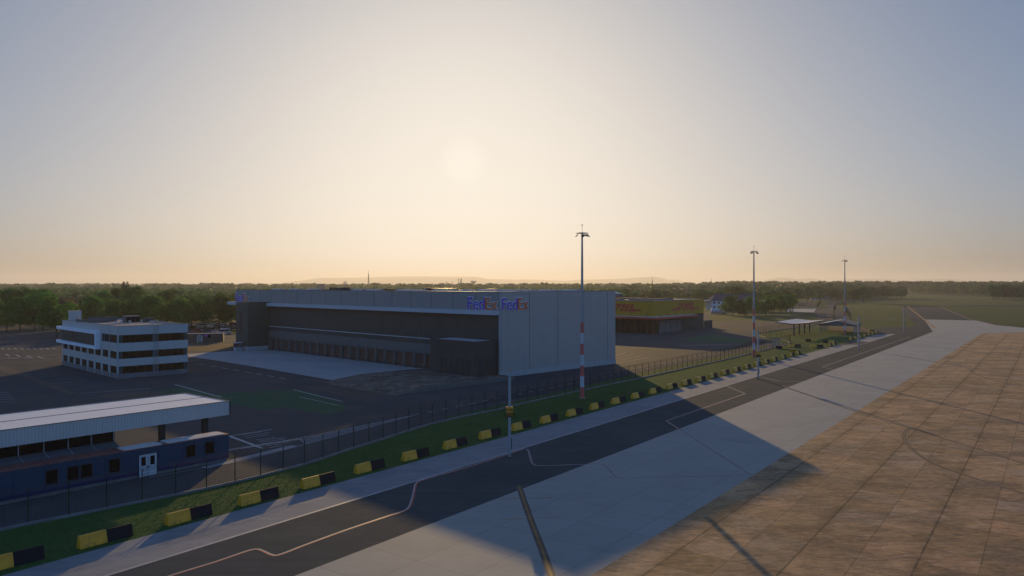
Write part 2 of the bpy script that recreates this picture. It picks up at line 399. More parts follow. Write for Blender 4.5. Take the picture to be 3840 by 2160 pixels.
# ---------------------------------------------------------------- ground
def oa(o, a): return (o*A1 + a*A0, -o*A0 + a*A1)       # apron coordinates -> world
K0, W0, E0, B0 = -52.76, -47.5, -38.05, -23.5
sheet('ground', [(-14800, -1400), (14800, -1400), (14800, 18300), (-14800, 18300)], 0, M['grass'])
fence_px = [(-420, 2075), (-60, 2005), (154, 1957), (283, 1934.5), (428, 1904.6), (566.5, 1877), (692, 1852.5), (819, 1825), (937.5, 1798.5),
 (1022, 1776), (1101.6, 1754), (1177.7, 1734), (1243.8, 1711), (1306, 1688.5), (1366.5, 1670), (1424, 1652.7), (1476.8, 1635), (1528, 1619),
 (1575.7, 1604), (1621, 1590), (1683.5, 1575.7), (1733, 1564), (1870, 1536.7), (1953, 1516), (2064.8, 1491), (2226, 1455), (2310, 1438),
 (2415, 1416.3), (2509, 1395.8), (2615.7, 1371.6), (2725, 1348.5), (2817.7, 1326), (2899.7, 1305), (2958, 1293)]
fw = [g(*p) for p in fence_px]
yard = [Vector((*oa(-63.4, -60), 0))] + fw + px((2905, 1281), (2850, 1263), (2832, 1252), (2700, 1221), (2660, 1222), (2660, 1180), (2600, 1150)) + [Vector((-20, 420, 0)), Vector((-60, 330, 0)), Vector((-230, 312, 0)), Vector((-330, 200, 0)), Vector((-330, -10, 0))]
sheet('yard', yard, .004, M['yard'])
# verge between the fence and the apron road
vg = [oa(K0, -60), oa(K0, 306)] + px((3238, 1231), (3150, 1222), (3040, 1222), (2835, 1252), (2850, 1263), (2905, 1281), (2958, 1293)) + list(reversed(fw)) + [Vector((*oa(-63.4, -60), 0))]
sheet('grass_verge', vg, .008, M['verge'])
# apron surfaces
sheet('asphalt_road', [oa(K0, -20), oa(K0, 306)] + px((3238, 1231), (3457, 1223.6), (3387, 1149), (3527, 1149), (3660, 1199), (3740, 1217), (3900, 1234), (3560, 1240), (3500, 1232)) + [oa(E0+1, 330), oa(E0+1, -20)], .012, M['asphalt'])
sheet('service_strip', [oa(K0, -20), oa(K0, 239), oa(-50.2, 243), oa(W0, 246), oa(W0, -20)], .016, M['strip'])
sheet('service_strip', [oa(K0, 262), oa(K0, 297), oa(-49.5, 306), oa(W0, 306), oa(W0, 258)], .016, M['strip'])
sheet('light_apron', [oa(E0, -20), oa(E0, 330)] + px((3465, 1197.8), (3663, 1202), (3735, 1219), (3840, 1229), (4100, 1240), (4700, 1249)) + [oa(60, 300), oa(60, -20)], .020, M['light_slab'])
sheet('brown_apron', [oa(B0, -20), Vector(g(3681, 1251.6))] + px((3700, 1251), (3704, 1249), (3740, 1249), (3744, 1247.5), (3790, 1247.5), (3794, 1246.2), (4300, 1246.2)) + [Vector((330, 150, 0)), Vector((200, -20, 0))], .024, M['brown_slab'])
sheet('cross_taxiway', px((3352, 1146.8), (3440, 1145.6), (4600, 1146), (4600, 1149.6), (3660, 1149.6), (3380, 1150.6)), .012, M['darkroad'])
sheet('taxiway_shoulder', px((3382, 1150.5), (3388, 1150.5), (3458, 1223), (3440, 1223.5), (3380, 1162)), .010, M['yard'])
sheet('perimeter_path', px((3215, 1193.6), (3330, 1195), (3441, 1198), (3443, 1200.5), (3330, 1197.5), (3215, 1196)), .010, M['tan'])
# paint
pm = MB()
ribbon(pm, [oa(W0, -20), oa(W0, 306)], .28, .024)
for a0 in np.arange(-10, 235, 6.2): ribbon(pm, [oa(-50.1, a0), oa(-50.1, a0+2.2)], .11, .021, 1)
for a0 in np.arange(243, 262, 4): ribbon(pm, [oa(-50.1, a0), oa(-50.1, a0+1.6)], .3, .021, 0)
ribbon(pm, [oa(K0+.25, -20), oa(K0+.25, 300)], .14, .0215, 1)
pm.build('painted_lines', [M['white_paint'], M['faint_paint']])['kind'] = 'structure'
R1 = smooth_poly(px((560, 2195), (641, 2160), (800, 2111), (905, 2075), (940, 2064), (966, 2061), (989, 2069), (1018.6, 2082), (1050, 2081), (1147.8, 2043.7), (1297, 1989), (1446, 1939.4), (1505, 1921), (1530, 1908), (1543, 1886), (1555, 1837.5), (1563, 1812), (1595, 1797.8), (1744, 1755.5), (1898, 1706), (1950, 1689), (1970, 1684), (1982, 1692), (1993, 1730), (2002, 1742), (2030, 1747), (2196, 1741.5), (2250, 1741), (2272, 1748), (2300.7, 1780.4), (2318, 1792), (2345, 1794), (2560, 1789), (2811, 1780)), 5)
R2 = px((2811, 1780), (2498, 1578.6), (2794, 1477), (2724, 1448))
R3 = px((2851, 1413.6), (2925.7, 1430.4), (3019, 1431))
R4 = px((3129.7, 1387.6), (3083, 1376.4), (3413, 1262.7))
rm = MB()
half = len(R1)*6//10
ribbon(rm, R1[:half], .12, .026, 0, .075); ribbon(rm, R1[:half], .13, .026, 1, -.055)
ribbon(rm, R1[half-1:], .10, .026, 2, .05); ribbon(rm, R1[half-1:], .12, .026, 3, -.06)
for r_ in (R2, R3, R4): ribbon(rm, r_, .12, .0262, 2, .06); ribbon(rm, r_, .16, .0262, 3, -.08)
rm.build('stand_boundary_lines', [M['white_paint'], M['red_paint'], M['faint_paint'], M['pink_paint']])['kind'] = 'structure'
ym = MB()
L1 = smooth_poly(px((1946, 1824), (1990, 1950), (2030, 2055), (2068, 2160), (2105, 2270)))
L2 = smooth_poly(px((2935, 1447), (2992, 1468), (3218, 1547), (3417, 1608), (3620, 1670), (3900, 1757)))
L2b = smooth_poly(px((3500, 1632), (3417, 1607), (3390, 1628), (3397, 1658), (3434, 1697), (3496, 1736), (3613, 1781), (3900, 1870)))
L3 = smooth_poly(px((3350, 1330), (3500, 1357), (3650, 1383), (3900, 1427)))
L3b = smooth_poly(px((3660, 1385), (3641, 1391), (3662, 1404), (3725, 1426), (3900, 1463)))
for L, wb in ((L1, .55), (L2, .42), (L2b, .42), (L3, .42), (L3b, .42)): ribbon(ym, L, wb, .028, 1)
for L in (L1, L2, L2b, L3, L3b): ribbon(ym, L, .17, .032, 0)
for a_, b_ in (((1868, 1873), (2070, 1866)), ((1871, 1949), (2097, 1942))): ribbon(ym, px(a_, b_), .11, .030, 0)
ym.build('guide_lines', [M['old_yellow'], M['rubber_dark']])['kind'] = 'structure'
tm = MB()
ribbon(tm, smooth_poly(px((3404, 1149.5), (3465, 1197.5), (3500, 1226), (3506, 1231))), 1.0, .036)
ribbon(tm, smooth_poly(px((3560, 1150), (3530, 1152), (3540, 1157), (3600, 1182), (3650, 1201), (3700, 1212), (3740, 1221), (3840, 1229.5), (4000, 1237))), .6, .036)
tm.build('taxiway_edge_lines', M['yellow_paint'])['kind'] = 'structure'

# landside surfaces
sheet('loading_pad', px((560, 1340), (702, 1328), (857, 1316.8), (1025, 1312), (1560, 1377), (1640, 1390), (1352, 1403), (1245, 1425.5), (960, 1376.5), (800, 1350), (704, 1337), (560, 1350)), .010, M['pad'])
sheet('grass_island', px((447, 1484), (560, 1470), (700, 1450), (800, 1478), (950, 1466), (1098, 1460), (1190, 1478), (1290, 1514), (1302, 1535), (1227, 1557), (1140, 1540), (1068, 1527), (984, 1537), (860, 1516), (700, 1500)), .012, M['island'])
sheet('worn_verge', px((340, 1488), (470, 1470), (560, 1468), (700, 1480), (560, 1500)), .014, M['tan'])
sheet('worn_verge', px((-60, 1362), (20, 1372), (120, 1412), (300, 1478), (262, 1482), (100, 1418), (-60, 1374)), .010, M['tan'])
sheet('access_road', px((500, 1297), (702, 1297), (818, 1286), (900, 1279), (900, 1272), (818, 1279), (702, 1282), (500, 1285)), .010, M['tan'])
sheet('dry_grass', px((500, 1330), (702, 1316), (770, 1318), (880, 1313), (900, 1285), (702, 1299), (500, 1310)), .010, M['soil'])
sheet('dry_grass', px((-900, 1245), (0, 1243), (420, 1243), (640, 1236), (900, 1225), (900, 1190), (-1200, 1190)), .010, M['soil'])
sheet('dark_road', px((1750, 1527), (1868, 1487), (2120, 1432), (2330, 1397), (2560, 1352), (2720, 1318), (2790, 1290), (2826, 1272), (2870, 1285), (2850, 1300), (2700, 1338), (2480, 1385), (2300, 1424), (2050, 1478)), .010, M['darkroad'])
sheet('road_verge', px((1540, 1612), (1680, 1572), (1870, 1532), (2226, 1450), (2509, 1391), (2725, 1344), (2870, 1306), (2870, 1300), (2725, 1333), (2500, 1378), (2260, 1432), (2050, 1480), (1870, 1520), (1690, 1563)), .012, M['verge'])
sheet('grass_patch', px((2560, 1274), (2610, 1262), (2665, 1254), (2740, 1263), (2821, 1276), (2800, 1287), (2700, 1286), (2600, 1282)), .010, M['island'])
sheet('worn_verge', px((2300, 1300), (2420, 1302), (2640, 1316), (2690, 1327), (2560, 1353), (2330, 1392), (2300, 1394)), .0055, M['tan'])
sheet('country_road', px((2655, 1206), (2760, 1204), (2960, 1208), (3040, 1213), (3075, 1219), (2835, 1249), (2720, 1243), (2664, 1222)), .010, M['tan'])
sheet('country_road', px((3108, 1126), (3135, 1126), (3150, 1160), (3190, 1200), (3200, 1222), (3110, 1216), (3045, 1182), (3062, 1157), (3100, 1155)), .012, M['yard'])
sheet('light_pad', px((2955, 1157), (3062, 1157), (3052, 1171), (2950, 1171)), .010, M['pad'])
sheet('country_road', px((2985, 1140), (3020, 1126), (3050, 1126), (3066, 1140), (3062, 1152), (2985, 1150)), .014, M['tan'])
sheet('bare_soil', px((3060, 1222), (3235, 1226), (3330, 1251), (3285, 1252), (3240, 1246), (3110, 1238)), .010, M['soil'])
sheet('country_road', px((2640, 1172), (2700, 1170), (2760, 1180), (2640, 1178)), .010, M['tan'])
# landside markings
lm = MB()
dash = px((1545, 1558), (1876, 1491.5), (2127, 1441.6), (2327, 1402.5), (2387, 1392), (2700, 1326))
d0 = dash[0]; acc = 0
for i in range(len(dash)-1):
    a = dash[i]; b = dash[i+1]; L = (b-a).length; t = acc
    while t < L:
        ribbon(lm, [a+(b-a)*(t/L), a+(b-a)*(min(t+1.45, L)/L)], .14, .018); t += 3.1
    acc = t-L
U0, U1, U2 = g(860, 1690), g(1118, 1644), g(1545, 1559)
D0, D1, D2 = g(905, 1722), g(1120, 1673), g(1545, 1560)
ribbon(lm, [g(300, 1810), U0, U1, U2], .09, .018); 
ribbon(lm, [g(560, 1790), g(905, 1722+8), D1, D2], .09, .018)
for i in range(70):
    t = i/70
    a = U1.lerp(U2, t) if t > 0 else U1; b = D1.lerp(D2, t)
    t2 = min(1, t+.05); b = D1.lerp(D2, t2)
    ribbon(lm, [a, b], .07, .0175)
for i in range(60):                                            # two hatched bands further left
    t = i/60; a = g(640, 1718).lerp(U1, t); n = Vector((.25, -.55, 0))
    ribbon(lm, [a, a+Vector((.9, -.35, 0))], .10, .0175)
    a = g(780, 1757).lerp(D1, t)
    ribbon(lm, [a, a+Vector((-.9, .55, 0))], .12, .0175)
ribbon(lm, px((858, 1636), (1020, 1611)), .18, .018); ribbon(lm, px((862, 1636), (985, 1682)), .35, .019)
for i, (x, y, l) in enumerate([(905, 1630, 80), (915, 1636, 95), (925, 1642, 80), (960, 1650, 70), (968, 1655, 100), (975, 1660, 95), (985, 1666, 100), (1000, 1672, 90), (1010, 1679, 60)]):
    ribbon(lm, px((x, y), (x+l, y-l*.14)), .13, .018)
for k in range(8):                                             # road dashes beside the loading pad
    x = 745+43*k; y = 1365+7.3*k; ribbon(lm, px((x, y), (x+24, y+4.0)), .22, .016)
for k in range(9):                                             # parking bays left of the office
    ribbon(lm, px((95+28*k, 1405+11.5*k), (230+32*k, 1397+10.5*k)), .10, .016, 1)
for k in range(16): ribbon(lm, px((60+14*k, 1386+5.2*k), (235+20*k-60, 1381+5.0*k)), .10, .0165, 1)
for k in range(5): ribbon(lm, px((-10, 1470+9*k), (38+6*k, 1476+8*k)), .2, .016, 1)
for k in range(7): ribbon(lm, px((720-10*k, 1416+10*k), (1120-18*k, 1408+8*k)), .10, .016, 1)
for k in range(4):
    ribbon(lm, px((20+40*k, 1328+3*k), (35+42*k, 1335+3*k)), .25, .016); ribbon(lm, px((30+60*k, 1342), (70+60*k, 1345)), .2, .016)
ribbon(lm, px((0, 1346), (120, 1337), (235, 1331)), .25, .017); ribbon(lm, px((-20, 1300), (70, 1296)), .3, .016)
ribbon(lm, px((300, 1476), (400, 1468), (560, 1457)), .25, .0165)
ribbon(lm, px((655, 1442), (830, 1490)), .3, .0165); ribbon(lm, px((1100, 1462), (1215, 1490), (1285, 1506)), .22, .0165)
ribbon(lm, px((1120, 1488), (1270, 1521)), .12, .0165)
for k in range(4): ribbon(lm, px((2305, 1336+9*k), (2345+30*k, 1322+6*k)), .13, .016)
ribbon(lm, px((2550, 1296), (2745, 1291)), .4, .016)
for k in range(9): ribbon(lm, px((5+24*k, 1306), (15+24*k, 1310)), .25, .016)
lm.build('yard_markings', [M['yard_white'], M['yard_faint']])['kind'] = 'structure'
ht = MB()
P0_, P1_, P2_, P3_ = g(1152, 1453), g(1236, 1441.6), g(1446, 1481), g(1325, 1488)
ribbon(ht, [P0_, P3_, P2_], .14, .018)
for k in range(17):
    t = (k+.5)/17; a = P0_.lerp(P3_, t); b = P1_.lerp(P2_, t*.97); ribbon(ht, [a, b], .11, .0175)
ht.build('hatch_markings', M['old_yellow'])['kind'] = 'structure'
# raised stony bank with its low retaining wall beside the loading docks
bk = [(g(1214, 1434), 0.0), (g(1352, 1403, .1), .1), (g(1500, 1388, .5), .5), (g(1616, 1381, .7), .7), (g(1700, 1400, .7), .7), (g(1790, 1413, .7), .7), (g(1876, 1405, .7), .7),
      (g(1928, 1411.5, .7), .7), (g(1600, 1451.5, .7), .7), (g(1478, 1484, .02), .02), (g(1440, 1478), 0.0), (g(1236, 1442), 0.0)]
bm = bmesh.new()
vs = [bm.verts.new((p.x, p.y, max(z, .02))) for p, z in bk]; fc = bm.faces.new(vs); bm.normal_update()
if fc.normal.z < 0: fc.normal_flip()
bmesh.ops.triangulate(bm, faces=[fc])
me = bpy.data.meshes.new('stony_bank'); bm.to_mesh(me); bm.free(); me.materials.append(M['bank'])
o = bpy.data.objects.new('stony_bank', me); C.objects.link(o); o['kind'] = 'structure'
rw = MB()
for i in (6, 7, 8):
    (a, za), (b, zb) = bk[i], bk[i+1]
    if i == 6: continue
    d = (Vector((b.x, b.y, 0))-Vector((a.x, a.y, 0))).normalized(); n = Vector((d.y, -d.x, 0))*(-.22)
    q = [Vector((a.x, a.y, 0)), Vector((b.x, b.y, 0)), Vector((b.x, b.y, 0))-n, Vector((a.x, a.y, 0))-n]
    zt = [za+.06, zb+.04, zb+.04, za+.06]
    k = len(rw.v)
    rw.v += [(p.x, p.y, -.1) for p in q]+[(p.x, p.y, z) for p, z in zip(q, zt)]
    for f in ((0, 1, 2, 3), (4, 5, 6, 7), (0, 1, 5, 4), (1, 2, 6, 5), (2, 3, 7, 6), (3, 0, 4, 7)): rw.f.append(tuple(k+j for j in f)); rw.m.append(0)
o = rw.build('retaining_wall', M['char_lite']); tag(o, 'low grey retaining wall holding the stony bank below the loading annexe', 'wall')
M['lamp_metal'] = simple('lamp_housing', (.10, .085, .075), .6)
# ---------------------------------------------------------------- lettering
def text_mesh(name, body, mat, parent, org, X, Y, width, height, offset=0.0, depth=.08, lift=0.0, grow=0.0, space=1.0):
    """flat lettering fitted to width x height; org = lower left corner, X/Y = reading and up directions"""
    cu = bpy.data.curves.new(name, 'FONT'); cu.body = body; cu.size = 1; cu.offset = offset; cu.extrude = .02; cu.space_character = space; cu.resolution_u = 4
    t = bpy.data.objects.new(name, cu); C.objects.link(t)
    me = bpy.data.meshes.new_from_object(t.evaluated_get(bpy.context.evaluated_depsgraph_get()))
    bpy.data.objects.remove(t); bpy.data.curves.remove(cu)
    co = np.empty(len(me.vertices)*3, 'f'); me.vertices.foreach_get('co', co); co = co.reshape(-1, 3)
    lo = co.min(0); hi = co.max(0)
    X = Vector(X); Y = Vector(Y); Zn = X.cross(Y); org = Vector(org)
    u = (co[:, 0]-lo[0])/(hi[0]-lo[0])*(width+2*grow)-grow; v = (co[:, 1]-lo[1])/(hi[1]-lo[1])*(height+2*grow)-grow
    d = (co[:, 2]-lo[2])/(hi[2]-lo[2])*depth+lift
    out = np.array(org)+u[:, None]*np.array(X)+v[:, None]*np.array(Y)+d[:, None]*np.array(Zn)
    me.vertices.foreach_set('co', out.astype('f').ravel()); me.materials.clear(); me.materials.append(mat); me.update()
    me.name = name
    o = bpy.data.objects.new(name, me); C.objects.link(o); o.parent = parent
    return o
def dilate(o, X, Y, r, lift):
    """embolden flat lettering: shifted copies of it, each a hair behind the last"""
    me = o.data; b = bmesh.new(); b.from_mesh(me); base = b.copy(); X = Vector(X); Y = Vector(Y); Zn = X.cross(Y)
    tmp = bpy.data.meshes.new('t'); base.to_mesh(tmp)
    for i in range(8):
        k = len(b.verts); b.from_mesh(tmp); b.verts.ensure_lookup_table()
        d = X*(r*math.cos(i*math.pi/4))+Y*(r*math.sin(i*math.pi/4))-Zn*(lift*(i+1))
        for v in b.verts[k:]: v.co += d
    b.to_mesh(me); b.free(); base.free(); bpy.data.meshes.remove(tmp)
def courier_sign(parent, org, X, wd, h):
    X = Vector(X); Y = Vector((0, 0, 1)); org = Vector(org)
    for body, nm, x0, w_ in (('Fed', 'purple', 0, .575), ('Ex', 'orange', .60, .40)):
        o = text_mesh(nm+'_letters', body, M[nm], parent, org+X*wd*x0, X, Y, wd*w_, h, 0, .04, .20); dilate(o, X, Y, .05, .002)
        o = text_mesh('letter_backing', body, M['sign_white'], parent, org+X*wd*x0, X, Y, wd*w_, h, 0, .04, .10); dilate(o, X, Y, .17, .002)

# ---------------------------------------------------------------- warehouse
wh = empty('warehouse', (-2.39, 145.2, 0), R(45.5), 'long grey warehouse with loading docks and purple and orange letters on its upper corner', 'warehouse')
WL, WD, WHt = 113.0, 37.3, 16.7
MB().box(.02, .3, .3, WL, 0, 12.2).build('dock_wall', M['charcoal'], wh)
MB().box(-.04, .3, 0, WL, 12.2, WHt).build('upper_wall', M['rib_y'], wh)
MB().box(0, WD, -.04, .3, 1.05, WHt-.003).build('side_wall', M['rib_x'], wh)
MB().box(-.1, WD+.05, -.14, .29, 0, 1.05).build('plinth', M['plinth'], wh)
MB().box(.3, WD, WL-.3, WL, 0, WHt-.01).box(WD-.3, WD, .3, WL-.3, 0, WHt-.01).build('rear_wall', M['char_lite'], wh)
MB().box(.3, WD-.3, .3, WL-.3, 16.0, 16.25).build('roof', M['roof_tan'], wh)
MB().box(-.1, .4, -.1, WL+.05, WHt, WHt+.09).box(.4, WD+.06, -.1, .4, WHt, WHt+.085).box(WD-.4, WD+.06, .4, WL, WHt, WHt+.09).build('parapet_cap', M['dark_metal'], wh)
MB().box(-1.15, -.042, -.02, 91.9, 12.2, 13.05).build('ledge', M['ledge'], wh)
MB().box(-2.0, -.042, 99.1, WL+1.5, 12.25, 13.1).build('ledge', M['ledge'], wh)
MB().box(-.05, .02, 14.1, 91.9, 11.25, 12.15).build('painted_shadow', M['dark_red'], wh)  # shadow under the ledge, painted as a dark red strip
MB().box(-.36, .02, 14.0, 91.9, 6.48, 6.64).build('white_trim', M['ledge'], wh)
MB().box(-.30, .02, 14.0, 91.9, 5.45, 6.45).build('dark_band', M['charcoal'], wh)
MB().box(-.42, .02, 14.0, 91.9, 3.3, 5.44).build('dock_header', M['char_lite'], wh)
sm = MB()
for y in np.arange(6.8, WL, 7.0): MB().box(-.075, -.035, y-.04, y+.04, 13.06, WHt).build('panel_seam', M['char_lite'], wh)
for y in np.arange(17.2, 90, 7.0): MB().box(.0, .03, y-.035, y+.035, 6.7, 11.2).build('panel_seam', M['dark_metal'], wh)
sm = MB()
for x in (.35, 8.4, 17.2, 25.8, 34.3): MB().box(x-.035, x+.035, -.07, -.035, 1.06, WHt).build('panel_seam', M['char_lite'], wh)
MB().box(0, .16, -.10, .0, 1.06, WHt).build('corner_trim', M['ledge'], wh)
door0 = None
for k in range(21):
    y = 15.6+k*3.62
    if door0 is None:
        door0 = MB().box(-.12, .02, 0, 2.7, .75, 3.05).box(-.16, -.12, 0, 2.7, 1.85, 1.93).box(-.20, .02, -.1, 2.8, .45, .74).build('dock_door', M['dock'], wh)
        pil0 = MB().box(-.62, .02, 0, .55, 0, 3.75).box(-.85, -.6, .08, .47, .15, .9).build('dock_shelter_post', M['char_lite'], wh)
        bum0 = MB().box(-.5, .02, 0, 2.6, 3.0, 3.28).build('dock_shelter_head', M['dark_metal'], wh)
        ds = [door0, pil0, bum0]
    else:
        ds = []
        for q in (door0, pil0, bum0):
            c = q.copy(); C.objects.link(c); c.parent = wh; ds.append(c)
    ds[0].location.y = y; ds[1].location.y = y+2.95; ds[2].location.y = y+.03
# stair tower
MB().box(-6.5, .0, 92, 99, 1.15, 13.2).build('stair_tower', M['green_dark'], wh)
MB().box(-6.58, .0, 91.92, 99.08, 0, 1.15).build('tower_plinth', M['plinth'], wh)
MB().box(-6.56, -6.45, 95.6, 97.0, 4.4, 10.6).build('tower_window', M['dark_red'], wh)
MB().box(-6.62, .0, 91.9, 99.1, 13.2, 13.32).build('tower_cap', M['dark_metal'], wh)
# loading annexe at the near corner
MB().box(-5.9, -.16, .9, 13.95, .5, 7.1).build('annexe_wall', M['charcoal'], wh)
MB().box(-5.7, -.2, 1.1, 13.75, 7.1, 7.2).build('annexe_roof', M['skylight'], wh)
an = MB().box(-6.0, -5.75, .85, 14.0, 7.1, 7.32).box(-5.75, -.16, .85, 1.05, 7.1, 7.3).box(-5.75, -.16, 13.8, 14.0, 7.1, 7.3); an.build('annexe_parapet', M['dark_metal'], wh)
for y0, y1 in ((2.1, 4.1), (5.9, 7.7), (8.9, 10.5)):
    MB().box(-5.97, -5.88, y0, y1, .7, 3.75).box(-6.02, -5.97, y0, y0+.12, .7, 3.8).box(-6.02, -5.97, y1-.12, y1, .7, 3.8).build('annexe_door', M['dark_metal'], wh)
for x0, x1 in ((-4.6, -2.7), (-2.1, -.8)):
    MB().box(x0, x1, .83, .92, .7, 3.75).box(x0, x0+.12, .79, .83, .7, 3.8).box(x1-.12, x1, .79, .83, .7, 3.8).build('annexe_door', M['dark_metal'], wh)
sm = MB()
for y in (7.0, 4.9, 11.4): MB().box(-5.93, -5.90, y-.03, y+.03, .7, 7.1).build('panel_seam', M['dark_metal'], wh)
# signs
courier_sign(wh, (-.05, 8.95, 13.22), (0, -1, 0), 8.6, 2.35)
courier_sign(wh, (.35, -.05, 13.2), (1, 0, 0), 7.5, 2.25)
courier_sign(wh, (-.05, 112.7, 13.22), (0, -1, 0), 8.3, 2.35)
# roof equipment
WI = Matrix.Rotation(-R(45.5), 4, 'Z') @ Matrix.Translation((2.39, -145.2, 0))
def roof_at(x, Z): return WI @ Vector((at(x, Z), Z, 0))
for x0, x1, yt, Z in ((1220, 1326, 1078.8, 212), (1448, 1485, 1084.5, 205), (1587, 1738, 1082.4, 195), (1608, 1632, 1080.3, 199), (1826, 1866, 1084.0, 190), (1330, 1450, 1087.0, 204)):
    c = roof_at((x0+x1)/2, Z); wd = (x1-x0)*Z/F/1.35; zt = hz(yt, Z)
    b = MB().box(c.x-1.6, c.x+1.6, c.y-wd/2, c.y+wd/2, 16.25, zt)
    b.box(c.x-1.7, c.x+1.7, c.y-wd/2-.08, c.y+wd/2+.08, zt, zt+.07)
    for i in range(int(wd/1.2)): b.box(c.x-1.66, c.x-1.6, c.y-wd/2+.2+i*1.2, c.y-wd/2+.9+i*1.2, 16.4, zt-.12)
    b.build('roof_unit', M['dark_metal'], wh)
for x, Z in ((1045, 222), (1110, 219), (1175, 218), (1350, 206), (1405, 200), (1520, 192), (1568, 182), (1657, 182), (1685, 190), (1758, 178), (1825, 186), (1838, 172), (1875, 182), (1920, 172), (1970, 178), (2056, 176), (2140, 178)):
    c = roof_at(x, Z); wd = 2.6
    n = 7; poly = [(c.x-1.5+3.0*i/n, 16.25+.35+.42*math.sin(math.pi*i/n)) for i in range(n+1)]
    MB().prism([(c.x-1.5, 16.25)]+poly+[(c.x+1.5, 16.25)], c.y-wd, c.y+wd).build('skylight', M['skylight'], wh)
# small kiosk beside the stair tower
kp = g(892, 1315)
k = empty('kiosk', kp, R(45.5), 'small pale kiosk with sloping roof standing against the dark green stair tower', 'kiosk')
MB().box(-.9, .9, -.8, .8, 0, .95).build('base', M['plinth'], k)
MB().box(.2, .9, -.8, .8, .95, 2.1).box(-.9, .2, .5, .8, .95, 2.1).build('wall', M['char_lite'], k)
MB().prism([(-1.05, 2.1), (1.05, 2.25), (1.05, 2.38), (-1.05, 2.23)], -.95, .95).build('roof', M['ledge'], k)

# ---------------------------------------------------------------- office block
of = empty('office_building', (-75.72, 143.6, 0), R(45.5), 'white three storey office block with dark window bands and a ladder', 'office building')
OX, OY = 13.1, 36.4
MB().box(.05, OX-.05, .05, OY-.05, 0, 9.7).build('core', M['dark_metal'], of)
def ring(z0, z1, name, mt, e=0.0):
    b = MB().box(-e, OX+e, -e, .05, z0, z1).box(-e, .05, .05, OY+e, z0, z1).box(OX-.05, OX+e, .05, OY+e, z0, z1).box(.05, OX-.05, OY-.05, OY+e, z0, z1)
    return b.build(name, mt, of)
ring(0, .95, 'wall_band', M['kerb'], .12); ring(2.35, 3.80, 'wall_band', M['office'], .12); ring(5.2, 6.86, 'wall_band', M['office'], .12); ring(8.38, 10.12, 'wall_band', M['office'], .12)
MB().box(.05, OX-.05, .05, OY-.05, 9.7, 9.8).build('roof', M['roof_tan'], of)
MB().box(-.16, .14, -.16, OY+.16, 10.12, 10.17).box(.14, OX+.16, -.16, .14, 10.12, 10.17).box(OX-.14, OX+.16, .14, OY+.16, 10.12, 10.17).box(.14, OX-.14, OY-.14, OY+.16, 10.12, 10.17).build('parapet_cap', M['dark_metal'], of)
pb = MB()                                                  # wall piers between the windows of the long side
for z0, z1 in ((.95, 2.35), (3.80, 5.2)):
    for k in range(9):
        y = .0+k*4.5; MB().box(-.12, .05, y-.12, min(y+.95, OY+.12) if k else .55, z0, z1).build('wall_pier', M['office'], of)
for ya, yb in ((-.1, .35), (9.3, 10.4)): MB().box(-.12, .05, ya, yb, 6.86, 8.38).build('wall_pier', M['office'], of)
win0 = None
for z in (.95, 3.80):
    for k in range(8):
        y = .55+.4+k*4.5 if k else .55
        y = .95+k*4.5
        if win0 is None:
            b = MB().box(-.02, .04, 0, 3.55, 0, 1.4, 0)
            for j in range(4): b.box(-.06, -.02, j*1.165-.03+.02, j*1.165+.05, 0, 1.4, 1)
            win0 = b.build('window', [M['glass_brown'], M['dark_metal']], of); wi = win0
        else:
            wi = win0.copy(); C.objects.link(wi); wi.parent = of
        wi.location = (0, y, z)
# top floor: right part of the long side
b = MB().box(-.02, .04, .35, 9.3, 6.86, 8.38, 0)
for j in range(7): b.box(-.07, -.02, .5+j*1.4, .56+j*1.4, 6.86, 8.38, 1)
b.build('window', [M['glass_dark'], M['dark_metal']], of)
b = MB().box(-.45, -.3, 11.0, OY+1, 5.75, 8.15, 0)
for j in range(19): b.box(-.5, -.45, 11.2+j*1.35, 11.24+j*1.35, 5.75, 8.15, 1)
b.build('window', [M['teal'], M['dark_metal']], of)
MB().box(-.95, -.12, 10.3, OY+1.6, 8.15, 8.78).box(-.95, -.12, 10.3, OY+1.6, 5.1, 5.72).box(-.95, -.12, 10.3, 11.0, 5.72, 8.15).build('bay_frame', M['sign_white'], of)
for z0, z1 in ((.95, 2.35), (3.80, 5.2), (6.86, 8.38)):
    for xa, xb in ((0, .75), (6.2, 7.2), (OX-.75, OX)): MB().box(xa, xb, -.05, .05, z0, z1).build('teal_panel', M['teal'], of)
    b = MB().box(.75, 6.2, -.02, .05, z0, z1, 0)
    for j in range(1, 4): b.box(.75+j*1.36-.04, .75+j*1.36+.04, -.05, -.02, z0, z1, 1)
    b.build('window', [M['glass_brown'], M['dark_metal']], of)
    b = MB().box(7.2, OX-.75, -.02, .05, z0, z1, 0)
    for j in range(1, 4): b.box(7.2+j*1.3-.04, 7.2+j*1.3+.04, -.05, -.02, z0, z1, 1)
    b.build('window', [M['glass_brown'], M['dark_metal']], of)
MB().box(-.17, -.10, -.17, -.10, 0, 10.12).build('corner_downpipe', M['steel'], of)
b = MB()
for y in (4.6, 9.3, 13.7, 18.2): b.box(-.16, -.12, y-.05, y+.05, 0, 5.0 if y > 10 else 10.1)
b.build('downpipes', M['office'], of)
b = MB()
for x in (6.45, 7.2): b.cyl((x, -.4, .2), (x, -.4, 11.0), .04, n=6).bar((x, -.4, 11.0), (x, .3, 11.0), .06).bar((x, .3, 11.0), (x, .3, 9.8), .06)
for k in range(32): b.bar((6.45, -.4, .4+k*.32), (7.2, -.4, .4+k*.32), .03)
for k in range(4): b.bar((6.45, -.4, 1.5+k*2.6), (6.45, -.1, 1.5+k*2.6), .04).bar((7.2, -.4, 1.5+k*2.6), (7.2, -.1, 1.5+k*2.6), .04)
b.build('ladder', M['steel'], of)
